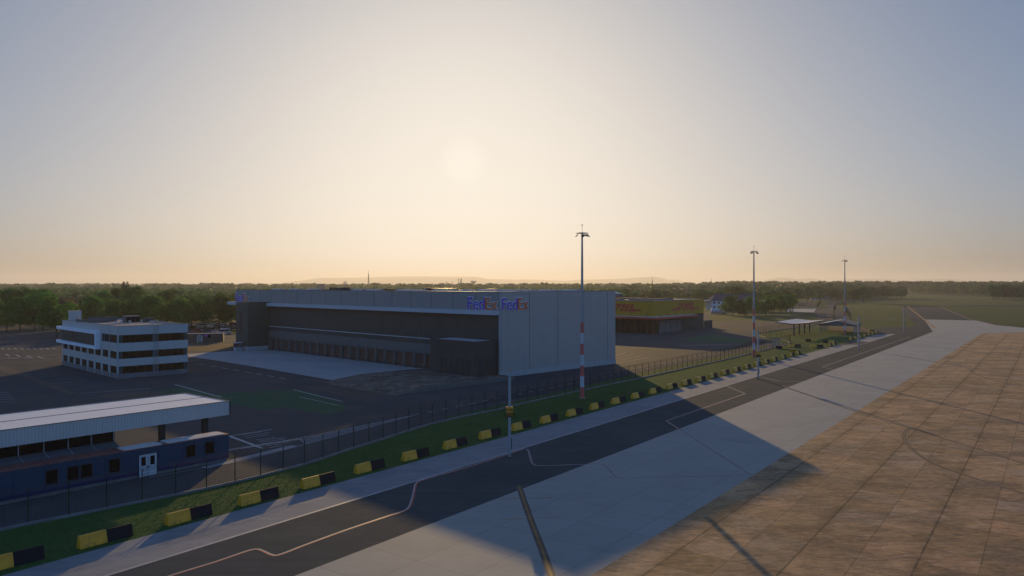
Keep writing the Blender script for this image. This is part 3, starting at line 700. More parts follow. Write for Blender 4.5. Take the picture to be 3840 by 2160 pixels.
OI = Matrix.Rotation(-R(45.5), 4, 'Z') @ Matrix.Translation((75.72, -143.6, 0))
def of_at(x, y, z=9.8): return OI @ g(x, y, z)
def clampbox(c, hx, hy): return max(hx+.2, min(OX-hx-.2, c.x)), max(hy+.2, min(OY-hy-.2, c.y))
MB().box(.6, 2.7, 32.6, 34.6, 9.8, 12.2).box(.55, 2.75, 32.55, 34.65, 12.2, 12.28).build('roof_plant_room', M['office'], of)
c = of_at(495, 1209); cx, cy = c.x, c.y
b = MB().box(cx-1.3, cx+1.7, cy, cy+2.2, 9.8, 11.15, 1).box(cx-1.35, cx+1.75, cy-.05, cy+2.25, 11.15, 11.22, 0)
for j in range(3): b.box(cx-1.2+j*.98, cx-.32+j*.98, cy-.06, cy, 9.9, 11.05, 2)
b.build('air_handling_unit', [M['roof_tan'], M['char_lite'], M['black']], of)
c = of_at(560, 1208); cx, cy = c.x, c.y
b = MB().box(cx-1.15, cx+1.15, cy, cy+.7, 9.8, 10.72, 0)
for j in range(4):
    for i in range(2): b.cyl((cx-.85+j*.56, cy-.02, 10.05+i*.42), (cx-.85+j*.56, cy+.05, 10.05+i*.42), .16, n=8, mi=1)
b.build('condenser_unit', [M['char_lite'], M['black']], of)
c = of_at(432, 1207); MB().box(2.6, 8.6, c.y+1.2, c.y+1.5, 9.8, 10.9).box(2.6, 8.6, c.y+1.15, c.y+1.55, 10.9, 10.96).build('roof_screen', M['char_lite'], of)
c = of_at(365, 1210); MB().box(1.2, 6.0, c.y, c.y+.3, 9.8, 10.55).box(1.2, 1.5, c.y+.3, c.y+6, 9.8, 10.55).build('roof_screen', M['char_lite'], of)
b = MB()
for x, y in ((4.2, 14.5), (5.4, 15.2), (6.8, 14.2), (9.5, 10.0), (10.3, 10.8)): b.cyl((x, y, 9.8), (x, y, 10.35), .16, n=8).cyl((x, y, 10.35), (x, y, 10.5), .28, n=8)
b.build('roof_vents', M['ledge'], of)

# ---------------------------------------------------------------- canopy hall and the blue cabin row in front of it
CA = math.atan2(.775, .631)
ch = empty('canopy_building', (-29.1, 76.7, 0), CA, 'long open canopy hall with corrugated pale roof and glazed wall', 'canopy')
def loc_x(px_, y_=0.0):                                     # position along the cabin row seen at column px_
    t = (px_-1920)/F; ox, oy = -29.1-.775*y_, 76.7+.631*y_
    return (t*oy-ox)/(.631-t*.775)
XR, XL = 1.75, -46.0
GX = loc_x(430, 3.9)
MB().box(XL, XR, 3.0, 12.5, 5.43, 5.57).build('roof', M['roof_rib'], ch)
b = MB().box(XL, XR+.02, 2.92, 3.0, 4.15, 5.62).box(XR, XR+.08, 3.0, 12.5, 4.15, 5.60).box(XL, XR+.02, 12.5, 12.58, 4.15, 5.60)
b.build('fascia', M['fascia'], ch)
MB().box(XL, XR+.1, 2.88, 3.04, 5.62, 5.66).box(XR-.02, XR+.1, 3.04, 12.6, 5.60, 5.64).box(XL, XR, 12.46, 12.62, 5.60, 5.64).box(XL, XR, 7.9, 7.98, 5.57, 5.60).box(XR, XR+.12, 2.86, 2.96, 4.15, 5.62).build('roof_edge_trim', M['dark_metal'], ch)
for x in (loc_x(768, 4.9), loc_x(607, 4.9), GX-.1, -23.5, -31, -38.5):
    for y in (4.9,): MB().box(x-.26, x+.26, y-.26, y+.26, 0, 5.4).build('column', M['dark_metal'], ch)
MB().box(XL, XR-.2, 4.85, 4.95, 4.9, 5.42).box(XL, XR-.2, 10.9, 11.0, 4.9, 5.42).build('roof_beam', M['dark_metal'], ch)
MB().box(XL, GX, 3.9, 4.0, 2.2, 5.42, 0).box(XL, GX, 3.98, 12.2, 0, 2.2, 0).build('glazed_wall', M['glass_dark'], ch)
b = MB()
for k in range(14): b.box(GX-.1-k*2.0-.04, GX-.1-k*2.0+.04, 3.84, 3.9, 2.6, 5.4)
b.build('glazing_bars', M['steel'], ch)
b = MB()
b.face([(GX, 2.3, 2.55), (GX, 3.9, 3.05), (XL, 3.9, 3.05), (XL, 2.3, 2.55)]).face([(GX, 2.3, 2.5), (GX, 3.9, 3.0), (XL, 3.9, 3.0), (XL, 2.3, 2.5)])
for k in range(14): b.bar((GX-.1-k*2.0, 2.3, 2.57), (GX-.1-k*2.0, 3.88, 3.08), .06, mi=1)
b.build('lean_to_roof', [M['awn_grey'], M['steel']], ch)
bc = empty('cabin_row', (-29.1, 76.7, 0), CA, 'long dark blue cabin row with square black windows and a white double door', 'cabin')
MB().box(-30, 0, 0, 2.15, .42, 2.68).build('wall', M['blue_wall'], bc)
MB().box(-30, .01, -.02, 2.17, .32, .62).build('lower_stripe', M['blue_stripe'], bc)
MB().box(-29.8, -.1, .12, 2.0, 0, .32).build('foundation', M['kerb'], bc)
MB().box(-30, .03, -.03, 2.18, 2.68, 2.74).build('roof', M['red_roof'], bc)
def rounded(x0, x1, y0, y1, z, r=.35, n=4):
    out = []
    for cx, cy, a in ((x1-r, y1-r, 0), (x0+r, y1-r, 90), (x0+r, y0+r, 180), (x1-r, y0+r, 270)):
        for i in range(n+1): t = R(a+90*i/n); out.append((cx+r*math.cos(t), cy+r*math.sin(t), z))
    return out
for x0, x1 in ((loc_x(614, 1), -.3), (loc_x(452, 1), loc_x(614, 1)-.4)):
    b = MB(); t = rounded(x0, x1, .18, 1.98, 2.80); lo = [(p[0], p[1], 2.74) for p in t]
    b.face(t)
    for i in range(len(t)): j = (i+1) % len(t); b.face([lo[i], lo[j], t[j], t[i]])
    b.build('roof_panel', M['white_roof'], bc)
b = MB()
for x in (loc_x(452, 1)-.25, loc_x(452, 1)-6.3): b.box(x-.05, x+.05, -.02, 2.17, 2.74, 2.80)
b.box(-30, loc_x(452, 1)-.3, 1.0, 1.06, 2.74, 2.79); b.build('roof_ridges', M['red_roof'], bc)
b = MB()
for x in np.arange(-29, 0, 2.42): b.box(x-.02, x+.02, -.015, 0, .63, 2.67)
b.build('wall_seams', M['blue_stripe'], bc)
for xa, xb, z0, z1 in ((171, 218, .92, 2.2), (251, 296, .95, 2.2), (302, 347, .95, 2.2), (408, 450, .95, 2.22), (697, 733, 1.08, 2.3), (768, 803, 1.08, 2.3)):
    a, b_ = loc_x(xa), loc_x(xb)
    f = MB().box(a, a+.05, -.05, -.02, z0, z1).box(b_-.05, b_, -.05, -.02, z0, z1).box(a+.05, b_-.05, -.05, -.02, z1-.05, z1).box(a+.05, b_-.05, -.05, -.02, z0, z0+.05).build('window', M['dark_metal'], bc)
    MB().box(a+.05, b_-.05, -.03, -.01, z0+.05, z1-.05).build('pane', M['glass_dark'], f)
a, b_ = loc_x(521), loc_x(587); mid = (a+b_)/2
for x0, x1 in ((a, mid-.02), (mid+.02, b_)):
    d = MB().box(x0, x1, -.06, -.02, .08, 2.12).build('door', M['white_door'], bc)
    MB().box(x0+(x1-x0)*.25, x1-(x1-x0)*.25, -.075, -.06, 1.1, 1.92).build('door_pane', M['glass_dark'], d)
    hx = mid-.1 if x0 < mid-.1 else mid+.1
    MB().box(hx-.02, hx+.02, -.12, -.06, .85, 1.05).build('handle', M['black'], d)
MB().box(a-.07, a-.01, -.07, -.02, .05, 2.2).box(b_+.01, b_+.07, -.07, -.02, .05, 2.2).box(a-.01, b_+.01, -.07, -.02, 2.13, 2.2).build('door_frame', M['dark_metal'], bc)

# ---------------------------------------------------------------- yellow courier depot
dh = empty('depot_building', (52.4, 276, 0), math.atan2(.787, .617), 'yellow and dark depot with red awning and large red letters', 'depot')
DX, DY = 44.6, 42.0
MB().box(0, DX, 0, DY, 6.5, 12.1).build('upper_wall', M['dhl_yellow'], dh)
MB().box(.1, DX-.0, .1, DY, 0, 6.5).build('lower_wall', M['charcoal'], dh)
MB().box(-.1, DX+.1, -.1, DY+.1, 12.1, 12.28).build('roof', M['char_lite'], dh)
for x0, x1, y0, y1 in ((3, 12, 3, 12), (14, 27, 5, 11), (4, 10, 18, 34), (20, 34, 18, 30)): MB().box(x0, x1, y0, y1, 12.28, 12.75).build('roof_panel', M['bluegrey_roof'], dh)
for x0, x1, y0, y1 in ((0.3, 1.6, 2, 38), (3, 34, .3, 1.4)): MB().box(x0, x1, y0, y1, 12.28, 12.4).build('roof_sheet', M['skylight'], dh)
MB().box(-2.4, -2.2, -2.4, DY-4, 5.45, 6.2).box(-2.2, 34, -2.4, -2.2, 5.45, 6.2).box(33.8, 34, -2.2, 0, 5.45, 6.2).build('awning_fascia', M['awn_red'], dh)
b = MB().face([(-2.2, -2.2, 6.18), (-2.2, DY-4, 6.18), (0, DY-4, 6.45), (0, 0, 6.45)]).face([(-2.2, -2.2, 6.18), (34, -2.2, 6.18), (34, 0, 6.45), (0, 0, 6.45)])
b.build('awning_roof', M['white_roof'], dh)
b = MB()
for y in (2, 9, 16, 23, 30): b.bar((-2.2, y, 6.2), (-.05, y, 8.6), .09)
for x in (2, 9, 16, 23, 30): b.bar((x, -2.2, 6.2), (x, -.05, 8.6), .09)
b.build('awning_stays', M['char_lite'], dh)
MB().box(-.02, .1, .2, 38, .1, 5.3).build('shopfront_glass', M['glass_brown'], dh)
b = MB()
for k in range(15): b.box(-.1, -.02, .3+k*2.35, .42+k*2.35, 0, 5.3)
b.build('glazing_bars', M['char_lite'], dh)
MB().box(.3, 3.9, -.02, .1, .1, 5.3).build('shopfront_glass', M['glass_brown'], dh)
for k in range(4):
    x = 4.4+k*4.75
    d = MB().box(x, x+4.3, -.1, .1, .05, 4.5).build('roller_door', M['char_lite'], dh)
    MB().box(x+.9, x+1.6, -.13, -.1, 3.6, 3.95).box(x+2.7, x+3.4, -.13, -.1, 3.6, 3.95).build('door_window', M['glass_dark'], d)
def dhl(parent, org, X, sc, h):
    X = Vector(X); org = Vector(org); nrm = X.cross(Vector((0, 0, 1)))
    parts = []
    D = [[(0, .76), (0, 1), (.66, 1), (.86, .9), (.86, .66), (.72, .42), (.44, .42), (.53, .60), (.50, .76)], [(0, 0), (0, .36), (.12, .36), (.12, .56), (.40, .56), (.40, .36), (.70, .36), (.52, .10), (.36, 0)]]
    H = [[(0, .42), (0, 1), (.34, 1), (.34, .74), (.54, .74), (.54, 1), (.88, 1), (.88, .42)], [(0, 0), (0, .36), (.34, .36), (.34, 0)], [(.54, 0), (.54, .36), (.88, .36), (.88, 0)]]
    Lq = [[(0, .42), (0, 1), (.36, 1), (.36, .42)], [(0, 0), (0, .36), (.98, .36), (.84, 0)]]
    for dx, q in ((0, D), (1.03, H), (2.06, Lq)): parts += [[(x+dx, y) for x, y in p] for p in q]
    bars = [[(a, y0), (a, y0+.08), (b, y0+.08), (b, y0)] for a, b in ((-.62, -.10), (3.08, 3.55)) for y0 in (.02, .14, .26)]
    mb = MB()
    def add(p, lift):
        P = [org+X*((x+.40*y)*sc)+Vector((0, 0, y*h)) for x, y in p]
        f = [v+nrm*lift for v in P]; k0 = len(mb.v); n = len(P)
        mb.v += [tuple(v) for v in f]+[tuple(v+nrm*.03) for v in P]
        mb.f.append(tuple(range(k0, k0+n))); mb.m.append(0)
        for i in range(n): j = (i+1) % n; mb.f.append((k0+n+i, k0+n+j, k0+j, k0+i)); mb.m.append(0)
    for p in parts: add(p, .12)
    mb.build('red_letters', M['sign_red'], parent)
    mb = MB(); 
    for p in bars: add(p, .12)
    mb.build('red_stripes', M['sign_red'], parent)
dhl(dh, (18.2, 0, 8.1), (1, 0, 0), 5.9, 3.0)
dhl(dh, (0, 17.9, 8.1), (0, -1, 0), 3.5, 2.9)
MB().box(DX, DX+8, -.3, 0, 0, 3.3).build('yard_wall', M['charcoal'], dh)
hb = empty('hangar', (at(2290, 345), 345, 0), R(52), 'flat hall with orange band behind the yellow depot', 'building')
MB().box(0, 10.5, 0, 40, 0, 14.0).build('wall', M['char_lite'], hb)
MB().box(-.1, 10.6, -.1, 40, 10.6, 12.9).build('orange_band', M['house_brick'], hb)
MB().prism([(-.3, 14.0), (5, 15.0), (10.8, 14.0)], -.3, 40.3).build('roof', M['roof_rib'], hb)

# ---------------------------------------------------------------- white house with blue-grey roof
Zh = 530
hs = empty('white_house', (at(2670, Zh), Zh, 0), R(6), 'white two storey house with a steep blue grey roof behind trees', 'house')
HW = 33.5
MB().box(0, HW, 0, 11, 0, 7.25).build('wall', M['house_white'], hs)
MB().prism([(-.01, 7.25), (11.01, 7.25), (5.5, 11.15)], HW-.02, HW+.02, ax='x').build('gable_wall', M['house_white'], hs)
b = MB()
b.v = [(-.4, -.6, 7.1), (HW+.4, -.6, 7.1), (HW+.4, 5.5, 11.5), (4.2, 5.5, 11.5), (-.4, 11.6, 7.1), (HW+.4, 11.6, 7.1), (-.4, -.6, 7.25), (HW+.4, -.6, 7.25), (-.4, 11.6, 7.25), (HW+.4, 11.6, 7.25)]
b.f = [(6, 7, 2, 3), (8, 3, 2, 9), (6, 3, 8), (0, 1, 7, 6), (4, 0, 6, 8)]; b.m = [0]*5
b.build('roof', M['bluegrey_roof'], hs)
for z in (1.6, 4.9):
    for x in (1.0, 4.3, 7.6, 11.0, 14.4, 18, 21.5, 25, 28.5):
        w_ = MB().box(x, x+1.3, -.06, .02, z, z+1.6).build('window', M['glass_brown'], hs)
MB().box(-12.0, -.2, 2, 10, 6.9, 7.3).box(-11.8, -11.5, 2.2, 2.5, 0, 6.9).box(-6, -5.7, 2.2, 2.5, 0, 6.9).build('side_canopy', M['white_roof'], hs)
MB().box(HW+.5, HW+15, -1, 9, 6.7, 7.1).box(HW+13.5, HW+13.9, -.6, -.3, 0, 6.7).box(HW+7, HW+7.3, -.6, -.3, 0, 6.7).build('side_canopy', M['white_roof'], hs)
tk = empty('storage_tank', g(2672, 1177), 0, 'white horizontal storage tank lying on the grass by the white house', 'tank')
b = MB().cyl((-.1, 1.6, 1.9), (8, 1.6, 1.9), 1.6, n=20).cyl((-.1, 1.6, 1.9), (-.6, 1.6, 1.9), 1.6, 1.1, n=20).cyl((8, 1.6, 1.9), (8.5, 1.6, 1.9), 1.6, 1.1, n=20); b.build('vessel', M['tank'], tk, smooth=False)
MB().box(-.8, 1, .2, 3, 0, .7).box(6, 7.6, .2, 3, 0, .7).box(-1.2, 8.6, -.2, 3.4, 0, .2).build('cradle', M['char_lite'], tk)

# ---------------------------------------------------------------- small structures on the right
A2 = math.atan2(20, 13.5)
sp = empty('flat_shelter', (100, 264.7, 0), A2, 'flat pale roofed shelter on one row of dark posts', 'shelter')
for k in range(4): MB().box(k*8-.2, k*8+.2, -.2, .2, 0, 4.35).build('post', M['dark_metal'], sp)
b = MB()
for y0, y1, z0, z1 in ((-5.2, 0, 4.95, 4.45), (0, 5.6, 4.45, 5.0)):
    b.face([(-2.4, y0, z0), (27.5, y0, z0), (27.5, y1, z1), (-2.4, y1, z1)]).face([(-2.4, y0, z0-.3), (27.5, y0, z0-.3), (27.5, y1, z1-.3), (-2.4, y1, z1-.3)])
    for x in (-2.4, 27.5): b.face([(x, y0, z0), (x, y1, z1), (x, y1, z1-.3), (x, y0, z0-.3)], 1)
for y, z in ((-5.2, 4.95), (5.6, 5.0)): b.face([(-2.4, y, z), (27.5, y, z), (27.5, y, z-.3), (-2.4, y, z-.3)], 1)
b.build('roof', [M['white_roof'], M['dark_metal']], sp)
gp = empty('gabled_shelter', (118.5, 287, 0), math.atan2(280.8-287, 10), 'open gabled grey shelter on thin steel posts over bare soil', 'shelter')
for x in (0, 11.8):
    for y in (0, 4.4, 8.8, 13.2, 17.7): MB().box(x-.15, x+.15, y-.15, y+.15, 0, 2.7).build('post', M['steel'], gp)
b = MB(); E = .5
for s_, m_ in ((0, 0),):
    zt, ze = 4.55, 3.15
    b.face([(-E, -E, ze), (5.9, -E, zt), (5.9, 18.2, zt), (-E, 18.2, ze)], 0).face([(5.9, -E, zt), (11.8+E, -E, ze), (11.8+E, 18.2, ze), (5.9, 18.2, zt)], 1)
for y in (-E-.05, 18.25): b.face([(-E, y, ze), (5.9, y, zt+.03), (11.8+E, y, ze), (11.8+E, y, 2.6), (-E, y, 2.6)], 1)
for x in (-E-.05, 11.8+E+.05): b.face([(x, -E, ze), (x, 18.2, ze), (x, 18.2, 2.6), (x, -E, 2.6)], 1)
b.build('roof', [M['roof_rib'], M['char_lite']], gp)
cb = empty('container_hut', (at(3058, 930), 930, 0), 0, 'pale blue container hut at the edge of the wood', 'hut')
MB().box(0, 17, 0, 6, 0, 4.3).build('wall', simple('pale_blue_paint', (.25, .36, .50), .6), cb); MB().box(2, 5, -.1, 0, .3, 3.2).box(9, 10, -.1, 0, .3, 3.2).build('door', M['steel'], cb)
gh = empty('guard_hut', (at(3042, 900), 900, 0), 0, 'small white guard hut beside the pale blue container', 'hut')
MB().box(0, 3.2, 0, 3, 0, 3.6).build('wall', M['house_white'], gh); MB().box(-.4, 3.6, -.4, 3.4, 3.6, 4.0).build('roof', M['bluegrey_roof'], gh)
# brown cabin with porch beside the parked cars
bx = g(703, 1283)
cbn = empty('brown_cabin', g(690, 1284), math.atan2(.25, 1), 'low brown cabin with dark red posts and a pale porch', 'cabin')
Lc = 11.6
MB().box(0, Lc, 0, 2.6, 0, 2.62).build('wall', simple('brown_sheet', (.085, .06, .045), .7, var=.2), cbn)
MB().box(-.05, Lc+.05, -.05, 2.65, 2.62, 2.72).build('roof', M['roof_tan'], cbn)
b = MB()
for x in (0, 2.2, 8.2, Lc-.2): b.box(x, x+.22, -.04, .0, 0, 2.62)
b.build('corner_posts', M['red_roof'], cbn)
b = MB().box(3.9, 4.15, -.6, 0, 0, 1.9).box(5.25, 5.5, -.6, 0, 0, 1.9); b.prism([(3.8, 1.9), (5.6, 1.9), (4.7, 2.3)], -.7, 0); b.build('porch', M['white_door'], cbn)
MB().box(4.2, 5.2, -.03, -.001, .05, 1.85).build('door', M['steel'], cbn)
MB().box(5.95, 6.9, -.04, -.001, 1.75, 2.4).build('sign_panel', simple('magenta_panel', (.35, .06, .36), .5), cbn)
MB().box(7.1, 7.9, -.03, -.001, 1.35, 2.35).build('window', M['glass_dark'], cbn)

# ---------------------------------------------------------------- cars
def car(label, loc, rz, paint, suv=False, first={}):
    key = ('suv' if suv else 'sedan')
    if key not in first:
        L, Hb = 4.4, .95 if not suv else 1.05; Ht = 1.45 if not suv else 1.7
        root = empty('parked_car', (0, 0, 0))
        prof = [(-2.2, .35), (-2.2, .75), (-2.05, Hb-.06), (-1.5, Hb), (1.0, Hb), (2.0, Hb-.2), (2.2, .62), (2.2, .35)]
        MB().prism([(x, z) for x, z in prof], -.87, .87).build('body', M['office'], root)
        top = [(-1.95, Hb), (-1.55, Ht-.08), (-1.2, Ht), (.25, Ht), (1.15, Hb)] if not suv else [(-2.1, Hb), (-1.95, Ht-.06), (-1.7, Ht), (.2, Ht), (1.1, Hb)]
        MB().prism(top, -.74, .74).build('window_glass', M['glass_dark'], root)
        rf = [(x*.93-.03, z+.02 if z > Hb+.1 else z) for x, z in top[1:-1]]
        MB().prism([rf[0], rf[1], rf[2], (rf[2][0], rf[2][1]-.07), (rf[1][0], rf[1][1]-.07)], -.70, .70).build('roof_panel', M['office'], root)
        for sx in (-1.4, 1.35):
            for sy in (-.88, .88):
                wv = MB().cyl((sx, sy-.1 if sy > 0 else sy+.1, .33), (sx, sy, .33), .33, n=14).build('wheel', M['black'], root)
                MB().cyl((sx, sy, .33), (sx, sy*1.01, .33), .2, n=10).build('rim', M['steel'], wv)
        first[key] = root; o = root
    else: o = copy_tree(first[key])
    o.location = loc; o.rotation_euler = (0, 0, rz)
    mt = CP.setdefault(paint, simple('car_paint_'+paint[0], paint[1], .3, .3, var=.03))
    for ch_ in o.children:
        if ch_.name.startswith(('body', 'roof_panel')):
            if ch_.data.users > 0 and ch_.data.materials[0] != mt:
                ch_.material_slots[0].link = 'OBJECT'; ch_.material_slots[0].material = mt
    tag(o, label, 'car', 'cars parked behind the brown cabin')
    return o
CP = {}
SIL, DRK, RED, YEL, WHT, NAVY = ('silver', (.42, .43, .45)), ('dark', (.03, .03, .035)), ('red', (.40, .06, .03)), ('yellow', (.55, .30, .02)), ('white', (.6, .6, .6)), ('navy', (.04, .05, .08))
cars = [(350, 415, DRK, 1, 'black off-road car parked alone nearest the office block'), (655, 268, YEL, 0, 'yellow car parked at the edge of the trees'),
 (870, 300, SIL, 1, 'silver estate car parked alone beside the yellow car'), (660, 495, RED, 0, 'red car half hidden behind the brown cabin roof'),
 (820, 470, WHT, 0, 'white car beside the red car behind the cabin'), (950, 480, SIL, 0, 'silver saloon car behind the middle of the cabin'),
 (1110, 475, NAVY, 0, 'dark navy car in the front row behind the cabin'), (1330, 465, DRK, 1, 'black high-roofed car in the front row of parked cars'),
 (1480, 520, SIL, 0, 'low silver car at the right end of the cabin roof'), (1750, 565, SIL, 1, 'large silver estate car nearest to the warehouse tower'),
 (1780, 420, SIL, 1, 'tall silver car in the second row above the large estate'), (1400, 345, DRK, 0, 'dark car in the third row of parked cars'),
 (1280, 300, SIL, 0, 'silver car at the left of the back row'), (1520, 260, DRK, 0, 'dark car in the middle of the back row'),
 (1730, 275, SIL, 0, 'pale car at the top of the back row'), (1960, 350, DRK, 1, 'dark tall car in the right of the car park'),
 (2080, 440, NAVY, 0, 'navy car at the right edge touching the green tower'), (2080, 545, YEL, 0, 'yellow car partly hidden by the green tower'),
 (2120, 250, DRK, 1, 'dark car farthest right in the back row')]
for cx, cy, pc, suv, lb in cars:
    p = g(680+cx*.09317, 1200+cy*.09317)
    car(lb, p, R(38+rnd.uniform(-5, 5)) + (math.pi if rnd.random() < .35 else 0), pc, bool(suv))
p = g(3005, 1148); o = car('small red car standing on the far pad beyond the trees', p, R(8), RED, False); o['group'] = 'cars'; o['group'] = 'far cars'

# ---------------------------------------------------------------- fences
def resample(pts, step):
    out = [Vector(pts[0])]; acc = 0
    for a, b in zip(pts[:-1], pts[1:]):
        a = Vector(a); b = Vector(b); L = (b-a).length; t = step-acc
        while t <= L: out.append(a+(b-a)*(t/L)); t += step
        acc = (acc+L) % step
    return out
def fence(label, pts, step=2.72, h=2.4, kerb=True, arms=True, wire_step=.2, group=None, kerb_z=.22):
    org = Vector(pts[0]); root = empty('fence', (org.x, org.y, 0), 0, label, 'fence', group)
    P = [Vector(p)-org for p in resample(pts, step)]
    post = None; wb = MB(); bb = MB()
    for i, p in enumerate(P[:99]):
        d = (P[min(i+1, len(P)-1)]-P[max(i-1, 0)]).normalized(); ang = math.atan2(d.y, d.x)
        if post is None:
            b = MB().box(-.035, .035, -.035, .035, 0, h+.05)
            if arms: b.bar((0, 0, h), (0, .3, h+.42), .035).bar((0, 0, h), (0, -.3, h+.42), .035)
            post = b.build('post', M['green_post'], root); q = post
        else: q = post.copy(); C.objects.link(q); q.parent = root
        q.location = p; q.rotation_euler = (0, 0, ang)
    for a, b in zip(P[:-1], P[1:]):
        d = (b-a); L = d.length; dn = d.normalized(); n = Vector((-dn.y, dn.x, 0)); k = max(1, int(L/wire_step))
        for j in range(k):
            s_ = a+d*(j/k); wb.v += [tuple(s_+Vector((0, 0, .2))), tuple(s_+dn*.011+Vector((0, 0, .2))), tuple(s_+dn*.011+Vector((0, 0, h))), tuple(s_+Vector((0, 0, h)))]
            m0 = len(wb.v)-4; wb.f.append((m0, m0+1, m0+2, m0+3)); wb.m.append(0)
        for z in [.25+.26*t for t in range(9)]:
            wb.v += [tuple(a+Vector((0, 0, z))), tuple(b+Vector((0, 0, z))), tuple(b+Vector((0, 0, z+.010))), tuple(a+Vector((0, 0, z+.010)))]
            m0 = len(wb.v)-4; wb.f.append((m0, m0+1, m0+2, m0+3)); wb.m.append(0)
        if arms:
            for sgn in (-1, 1):
                for f_ in (.5, 1.0):
                    o_ = n*(.3*f_*sgn)+Vector((0, 0, h+.42*f_)); bb.bar(a+o_, b+o_, .012)
                    for j in range(int(L/.34)):
                        c_ = a+d*((j+.5)*.34/L)+o_; bb.bar(c_-dn*.035+Vector((0, 0, -.05)), c_+dn*.035+Vector((0, 0, .05)), .016)
    wb.build('wire_mesh', M['wire'], root, fix=False)
    if arms: bb.build('barbed_wire', M['dark_metal'], root, fix=False)
    if kerb:
        kb = MB()
        for a, b in zip(P[:-1], P[1:]):
            kb.bar(a+Vector((0, 0, kerb_z/2-.02)), b+Vector((0, 0, kerb_z/2-.02)), .2, kerb_z)
        kb.build('kerb', M['kerb'], root)
    return root
fence('long green wire fence with Y-shaped tops running beside the grass verge', fw)
fence('wire fence on a kerb along the far side of the verge behind the flat shelter', px((2835, 1251.5), (2969, 1231.6), (3040, 1221), (3100, 1207), (3130, 1201)), arms=False, wire_step=.4)
fence('short wire fence with gate kerb between the landside road and the verge', px((2845, 1258), (2876, 1267), (2926, 1271), (2964.6, 1285), (2958, 1293)), arms=True, wire_step=.4)
fence('far wire fence standing in front of the trees by the white house', px((2890, 1183), (2960, 1184), (3022, 1184.5), (3090, 1191), (3128, 1200)), step=5, arms=False, wire_step=.8)
fence('short tall fence at the far service road bend', px((3063, 1157), (3078, 1135)), step=4, arms=False, wire_step=.3, kerb=False, h=3.2)
fe = fence('distant perimeter fence with plates standing for sun glints climbing past the third mast', px((3128, 1200), (3126, 1172), (3135, 1156), (3163, 1160), (3172, 1170), (3192, 1205)), step=4.5, arms=False, wire_step=.5, kerb=False, h=3.6)
gl = simple('glint_metal', (.75, .62, .45), .25, .85)  # bright warm metal for tilted plates that stand in for sun glints
b = MB(); og = g(3128, 1200)
for (x0, y0), (x1, y1), n_ in (((3136, 1156.5), (3163, 1160.5), 4), ((3173, 1171), (3190, 1203), 12)):
    for i in range(n_):
        t = (i+.5)/n_; p = g(x0+(x1-x0)*t, y0+(y1-y0)*t)-og
        s_ = 1.3 if n_ == 4 else .55
        q = Matrix.Translation(p+Vector((0, 0, 3.8))) @ Matrix.Rotation(R(-40), 4, 'X')
        b.box(-s_*.55, s_*.55, -s_*.5, s_*.5, -.05, .05, 0, q)
b.build('glint_plates', gl, fe)
# barrier gate
gt = empty('pedestrian_gate', g(2896, 1301), math.atan2(1, 1.1), 'grey steel tube gate at the end of the green fence', 'gate')
b = MB()
for k in range(16): b.box(k*.28-.03, k*.28+.03, -.03, .03, 0, 2.3)
b.box(0, 4.3, -.04, .04, 2.3, 2.38).box(0, 4.3, -.04, .04, .1, .18); b.build('bars', M['steel'], gt)

# ---------------------------------------------------------------- concrete barriers
def barrier_mesh():
    b = MB(); L, H_ = 3.55, .86
    prof = [(-.34, 0), (.34, 0), (.33, .1), (.11, H_-.03), (.08, H_), (-.08, H_), (-.11, H_-.03), (-.33, .1)]
    for x0, x1, mi in ((0, L/2, 0), (L/2, L, 1)):
        k = len(b.v)
        for x in (x0, x1):
            for a, z in prof: b.v.append((x, a, z))
        n = len(prof)
        if mi == 0: b.f.append(tuple(k+i for i in range(n))); b.m.append(0)
        else: b.f.append(tuple(k+n+i for i in reversed(range(n)))); b.m.append(1)
        for i in range(n): j = (i+1) % n; b.f.append((k+j, k+i, k+n+i, k+n+j)); b.m.append(mi)
    return b
bar0 = barrier_mesh().build('concrete_barrier', [M['yel'], M['blk']], None)
mod = None
ordn = ['first', 'second', 'third', 'fourth', 'fifth', 'sixth', 'seventh', 'eighth', 'ninth', 'tenth', 'eleventh', 'twelfth', 'thirteenth', 'fourteenth', 'fifteenth', 'sixteenth', 'seventeenth', 'eighteenth', 'nineteenth', 'twentieth', 'twenty-first', 'twenty-second', 'twenty-third', 'twenty-fourth', 'twenty-fifth', 'twenty-sixth', 'twenty-seventh', 'twenty-eighth', 'twenty-ninth', 'thirtieth']
bars = [(-70, 2158), (302, 2062), (632, 1974), (907, 1900), (1141, 1836), (1342, 1779.5), (1519, 1731.5), (1674, 1687), (1809, 1648.7), (1930, 1617.4), (2038, 1589), (2135, 1562.7), (2223, 1538), (2303, 1516.5), (2378, 1496.6), (2445, 1478.3), (2507, 1461), (2563.5, 1446), (2617, 1432.5), (2665.6, 1419.5), (2712, 1406.5), (2755.6, 1395.5), (2796, 1383.5), (2834.6, 1373), (2869, 1364.8), (2899.8, 1355.2), (2933, 1346.3), (2964, 1337.6), (2989, 1330.2)]
bi = 0
def place_bar(x, y, ang, label, group, tilt=0, jit=True):
    global bi
    o = bar0 if bi == 0 else bar0.copy()
    if bi: C.objects.link(o)
    bi += 1
    p = g(x, y); n = Vector((-math.sin(ang), math.cos(ang), 0))*.34
    o.location = p+n; o.rotation_euler = (tilt, 0, ang+(R(rnd.uniform(-1.5, 1.5)) if jit else 0))
    tag(o, label, 'barrier', group); return o
for i, (x, y) in enumerate(bars):
    place_bar(x, y, APR-R(2.0), f'yellow and black concrete barrier, {ordn[i]} from the left along the grass kerb', 'barriers along the grass kerb')
